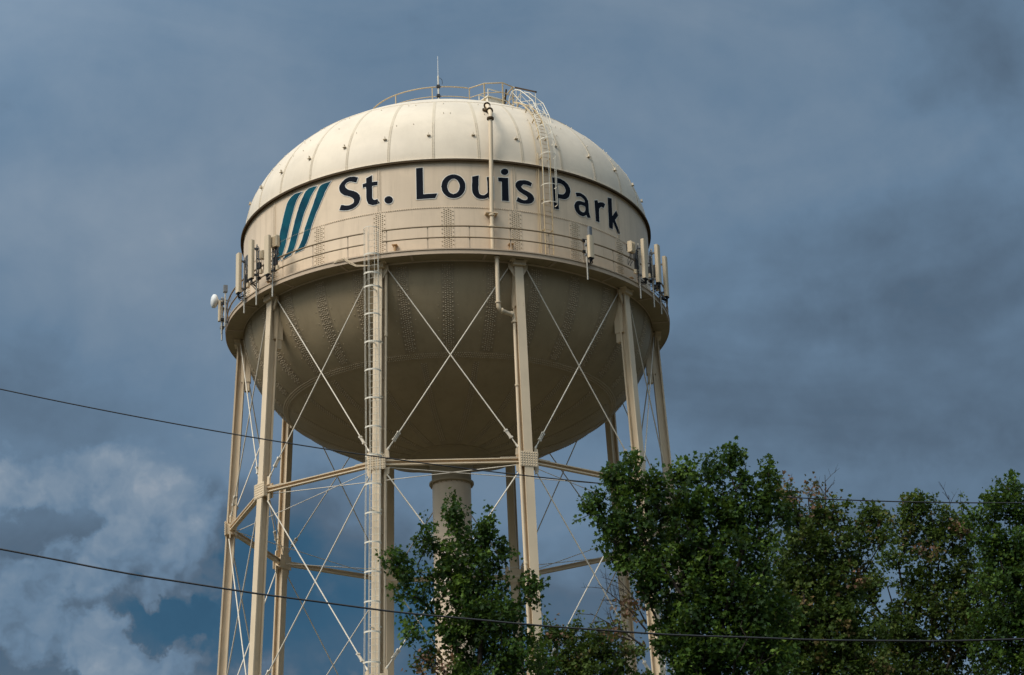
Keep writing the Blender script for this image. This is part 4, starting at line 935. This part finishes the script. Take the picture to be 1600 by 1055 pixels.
    # leaves: rosettes of lobed blades round each tip and along its twig
    def leaves(pts, tone0, mt, nm, per=42, spread=.066, dr=None):
        n = len(pts)*per
        P0 = np.repeat(pts, per, axis=0); C = P0+nr.normal(size=(n, 3))*spread
        if dr is not None:         # strung along a shoot that points out and up, thinner towards its end
            ln = np.repeat(LN, per); f = nr.rand(n)**.85*1.25-.45
            C = P0+nr.normal(size=(n, 3))*(spread*(1.35-.75*np.clip(f, 0, 1)))[:, None]+np.repeat(dr, per, axis=0)*(f*ln)[:, None]; P0 = P0+np.repeat(dr, per, axis=0)*(f*ln)[:, None]*.9
        out = C-P0; out /= (np.linalg.norm(out, axis=1)[:, None]+1e-6)
        ax = out*.8+nr.normal(size=(n, 3))*.55; ax[:, 2] -= .35; ax /= np.linalg.norm(ax, axis=1)[:, None]
        nn = nr.normal(size=(n, 3))*.75+np.array([0, -.25, .75]); nn -= ax*(nn*ax).sum(1)[:, None]; nn /= np.linalg.norm(nn, axis=1)[:, None]
        sd = np.cross(nn, ax); sz = leaf*(.45+.85*nr.rand(n))
        # five-pointed outline in (along, across)
        sh = np.array([(0, 0), (.10, .30), (.02, .52), (.38, .40), (.62, .56), (.62, .22), (1.0, 0), (.62, -.22), (.62, -.56), (.38, -.40), (.02, -.52), (.10, -.30)])
        K = len(sh)
        V_ = C[:, None, :]+(ax[:, None, :]*sh[None, :, :1]+sd[:, None, :]*sh[None, :, 1:])*sz[:, None, None]
        fold = (np.abs(sh[:, 1])*.35-.12*sh[:, 0]**2)[None, :, None]
        V_ = V_+nn[:, None, :]*fold*sz[:, None, None]
        V_ = V_.reshape(-1, 3)
        # fan of three faces per leaf: left lobe half, right lobe half
        L1 = np.array([0, 1, 2, 3, 4, 5, 6]); L2 = np.array([0, 6, 7, 8, 9, 10, 11])
        idx = (np.arange(n)*K)[:, None]
        F = np.concatenate([idx+L1, idx+L2], axis=1).reshape(-1)
        me = bpy.data.meshes.new(nm); me.vertices.add(len(V_)); me.vertices.foreach_set('co', V_.astype(np.float32).reshape(-1))
        me.loops.add(len(F)); me.loops.foreach_set('vertex_index', F.astype(np.int32))
        me.polygons.add(n*2); me.polygons.foreach_set('loop_start', (np.arange(n*2)*7).astype(np.int32))
        me.update(calc_edges=True)
        at_ = me.attributes.new('tone', 'FLOAT', 'POINT')
        tn = np.repeat(np.clip(np.repeat(tone0, per)+nr.normal(size=n)*.16, 0, 1), K)
        at_.data.foreach_set('value', tn.astype(np.float32))
        me.materials.append(M[mt]); o = bpy.data.objects.new(nm, me); COL.objects.link(o); attach(o, root); return n
    tone = np.clip(nr.normal(.54, .27, size=len(T)), 0, 1)
    cnt_ = leaves(T, tone, leafmat, 'crown', dr=np.array(dirs))
    if redlobes:
        tp = []
        for (cx, cy, rx, ry, n) in redlobes:
            for _ in range(n): tp.append(np.array(at(cx+nr.normal()*rx*.6, cy+nr.normal()*ry*.6, Y+nr.normal()*.5)))
        leaves(np.array(tp), np.clip(nr.normal(.5, .25, size=len(tp)), 0, 1), 'leaf_red', 'new_leaves', 7, .09)
    print(name, label[:30], 'tips', len(T), 'leaves', cnt_)
    return root
grow('maple_tree', 'narrow dark green maple with a pointed top in front of the riser pipe', 47,
     [(711, 800, 9, 14, 1.6), (710, 828, 24, 22, 1.4), (735, 850, 28, 26), (754, 822, 11, 13, 1.4), (762, 846, 14, 18), (784, 866, 10, 16, 1.4), (680, 855, 20, 12, 1.3), (664, 846, 8, 7, 1.4),
      (714, 872, 24, 22), (684, 897, 14, 8, .8), (633, 884, 20, 12, 1.3), (618, 877, 7, 8, 1.3), (655, 900, 24, 17, 1.2), (632, 930, 15, 10, 1.3), (660, 938, 26, 17, 1.2), (735, 890, 52, 48), (719, 925, 26, 24), (648, 988, 18, 10, 1.3), (688, 974, 14, 8, .8),
      (748, 950, 58, 46), (800, 945, 22, 18), (822, 930, 10, 14, 1.4), (834, 915, 6, 8, 1.5), (724, 1000, 32, 26), (770, 1005, 66, 44), (660, 1015, 20, 14), (722, 1062, 32, 30), (785, 1065, 80, 50, .8), (750, 1160, 90, 80, .5), (740, 1290, 90, 80, .3)],
     742, 'leaf_dark', 11, shoots=[(690, 1060, 645, 1012, 6), (700, 1050, 660, 1030, 5)], redlobes=[(668, 1034, 26, 12, 26), (690, 1045, 14, 10, 12)])
grow('maple_tree', 'broad dark green maple, tallest of the trees, in front of the right tower legs', 44,
     [(929, 785, 7, 12, 1.6), (938, 797, 13, 12, 1.4), (984, 727, 13, 13, 1.5), (958, 748, 10, 12, 1.5), (975, 752, 26, 22, 1.3), (1022, 762, 11, 16, 1.5), (1052, 735, 7, 16, 1.6), (1078, 745, 20, 18, 1.3), (1107, 735, 26, 20, 1.3), (1146, 716, 7, 6, 1.7), (1137, 732, 16, 16, 1.4),
      (1168, 748, 10, 16, 1.4), (1200, 738, 8, 11, 1.6), (1205, 760, 12, 15, 1.4), (1192, 790, 22, 24, 1.2), (1218, 803, 13, 14, 1.3), (990, 785, 42, 34), (1045, 790, 48, 36), (1110, 785, 58, 38), (1165, 800, 40, 38), (955, 822, 24, 22, 1.2), (1000, 835, 48, 42), (1075, 845, 70, 50), (1150, 855, 64, 52), (965, 868, 24, 20, 1.2), (1000, 885, 38, 30),
      (1060, 910, 66, 48), (1140, 925, 74, 54), (1010, 918, 18, 12, 1.0), (1030, 945, 22, 12, .8), (1040, 1010, 20, 18, .8), (1068, 962, 30, 28), (1110, 990, 74, 46), (1190, 980, 56, 50), (1085, 1025, 42, 34), (1150, 1050, 90, 50, .8), (1070, 1085, 40, 36, .6), (1120, 1150, 120, 80, .5), (1110, 1290, 130, 100, .3)],
     1118, 'leaf_dark', 22, dens=1.2, shoots=[(1135, 740, 1148, 712, 2), (1103, 735, 1104, 716, 1), (1010, 985, 934, 912, 12), (1005, 1010, 922, 958, 12), (1010, 975, 962, 900, 9), (985, 1000, 930, 985, 8)], redlobes=[(985, 950, 16, 20, 16), (968, 985, 18, 14, 12)])
grow('deciduous_tree', 'yellowish green tree right of the tall maple, with reddish sprigs on top', 50,
     [(1232, 772, 8, 14, .8), (1226, 800, 16, 14, .9), (1255, 812, 24, 16), (1284, 800, 10, 14, .8), (1308, 797, 9, 10, 1.3), (1300, 818, 24, 16, 1.1), (1245, 850, 46, 32), (1305, 856, 48, 32), (1355, 810, 10, 14, 1.3), (1350, 840, 24, 26), (1371, 812, 7, 10, 1.3), (1378, 845, 14, 20, .9),
      (1240, 905, 54, 40), (1300, 912, 46, 36), (1345, 880, 16, 12, .8), (1325, 945, 24, 16, .8), (1240, 965, 62, 44), (1300, 980, 54, 36), (1350, 990, 34, 26, .9), (1260, 1030, 80, 42), (1330, 1050, 60, 34, .8), (1290, 1130, 110, 70, .5), (1280, 1260, 110, 90, .3)],
     1285, 'leaf_mix', 33, dens=1.5, shoots=[(1284, 835, 1289, 742, 7), (1252, 830, 1230, 755, 6), (1250, 815, 1236, 762, 5), (1268, 815, 1262, 770, 4), (1246, 822, 1250, 775, 4)], redlobes=[(1275, 778, 12, 20, 22), (1232, 768, 8, 18, 14), (1330, 900, 18, 16, 10)])
grow('deciduous_tree', 'sparse yellowish green tree with a bare forked spike, beside the dark maple at right edge', 53,
     [(1422, 783, 6, 9, 1.4), (1416, 808, 10, 8, 1.3), (1441, 790, 8, 9, 1.4), (1437, 812, 14, 12, 1.2), (1397, 824, 12, 12, 1.1), (1412, 838, 16, 14), (1470, 806, 9, 11, 1.3), (1480, 825, 24, 16), (1502, 818, 12, 12, 1.1), (1445, 842, 34, 24, .9), (1500, 850, 28, 26, .9), (1410, 868, 20, 16, .7), (1450, 885, 36, 26, .8), (1500, 895, 32, 30, .8), (1370, 905, 14, 14, .8), (1362, 925, 18, 12, .7),
      (1440, 930, 36, 22, .9), (1415, 958, 34, 20, .9), (1480, 945, 40, 26, .8), (1400, 1000, 44, 26), (1460, 995, 48, 26, .8), (1395, 1042, 54, 26), (1340, 925, 24, 22, .9), (1520, 940, 30, 34, .9), (1515, 1000, 36, 30, .9), (1390, 870, 16, 14, .8), (1470, 1046, 40, 20, .9), (1530, 1030, 30, 22, .9), (1440, 1130, 100, 60, .5), (1440, 1250, 100, 90, .3)],
     1425, 'leaf_mix', 44, dens=1.5, shoots=[(1487, 870, 1482, 774, 8), (1484, 820, 1476, 790, 3), (1504, 840, 1502, 790, 4), (1465, 830, 1453, 800, 2), (1395, 945, 1370, 885, 3)], redlobes=[(1500, 828, 14, 18, 14), (1455, 860, 22, 14, 14)])
grow('maple_tree', 'dark green maple with a raised tip at the right edge of the picture', 51,
     [(1578, 757, 6, 9, 1.6), (1584, 772, 10, 12, 1.5), (1559, 779, 10, 11, 1.5), (1545, 785, 6, 7, 1.4), (1525, 812, 9, 8, 1.4), (1590, 800, 26, 26, 1.2), (1556, 806, 22, 18, 1.2), (1545, 840, 28, 24), (1595, 850, 44, 42), (1555, 885, 40, 36), (1610, 900, 50, 50), (1560, 940, 44, 36), (1545, 985, 34, 26, .8), (1600, 985, 50, 44), (1560, 1030, 40, 24, .7), (1630, 1050, 60, 50, .8),
      (1660, 830, 60, 60), (1670, 930, 70, 70), (1640, 1130, 100, 70, .5), (1650, 1260, 110, 90, .3)],
     1640, 'leaf_dark', 55, dens=1.35)
grow('shrubby_tree', 'low light green tree filling the gap between the two dark maples', 56,
     [(862, 990, 10, 14, 1.3), (850, 1010, 22, 16, 1.1), (890, 1000, 18, 18, 1.1), (928, 990, 16, 16, 1.1), (905, 1022, 34, 22), (950, 1010, 26, 24), (978, 1022, 22, 20, .8), (860, 1042, 40, 20), (930, 1052, 54, 22), (992, 1052, 20, 16, .8), (910, 1110, 100, 46, .5), (910, 1220, 90, 70, .3)],
     915, 'leaf_mix', 66, dens=1.3, redlobes=[(868, 985, 10, 10, 10)])
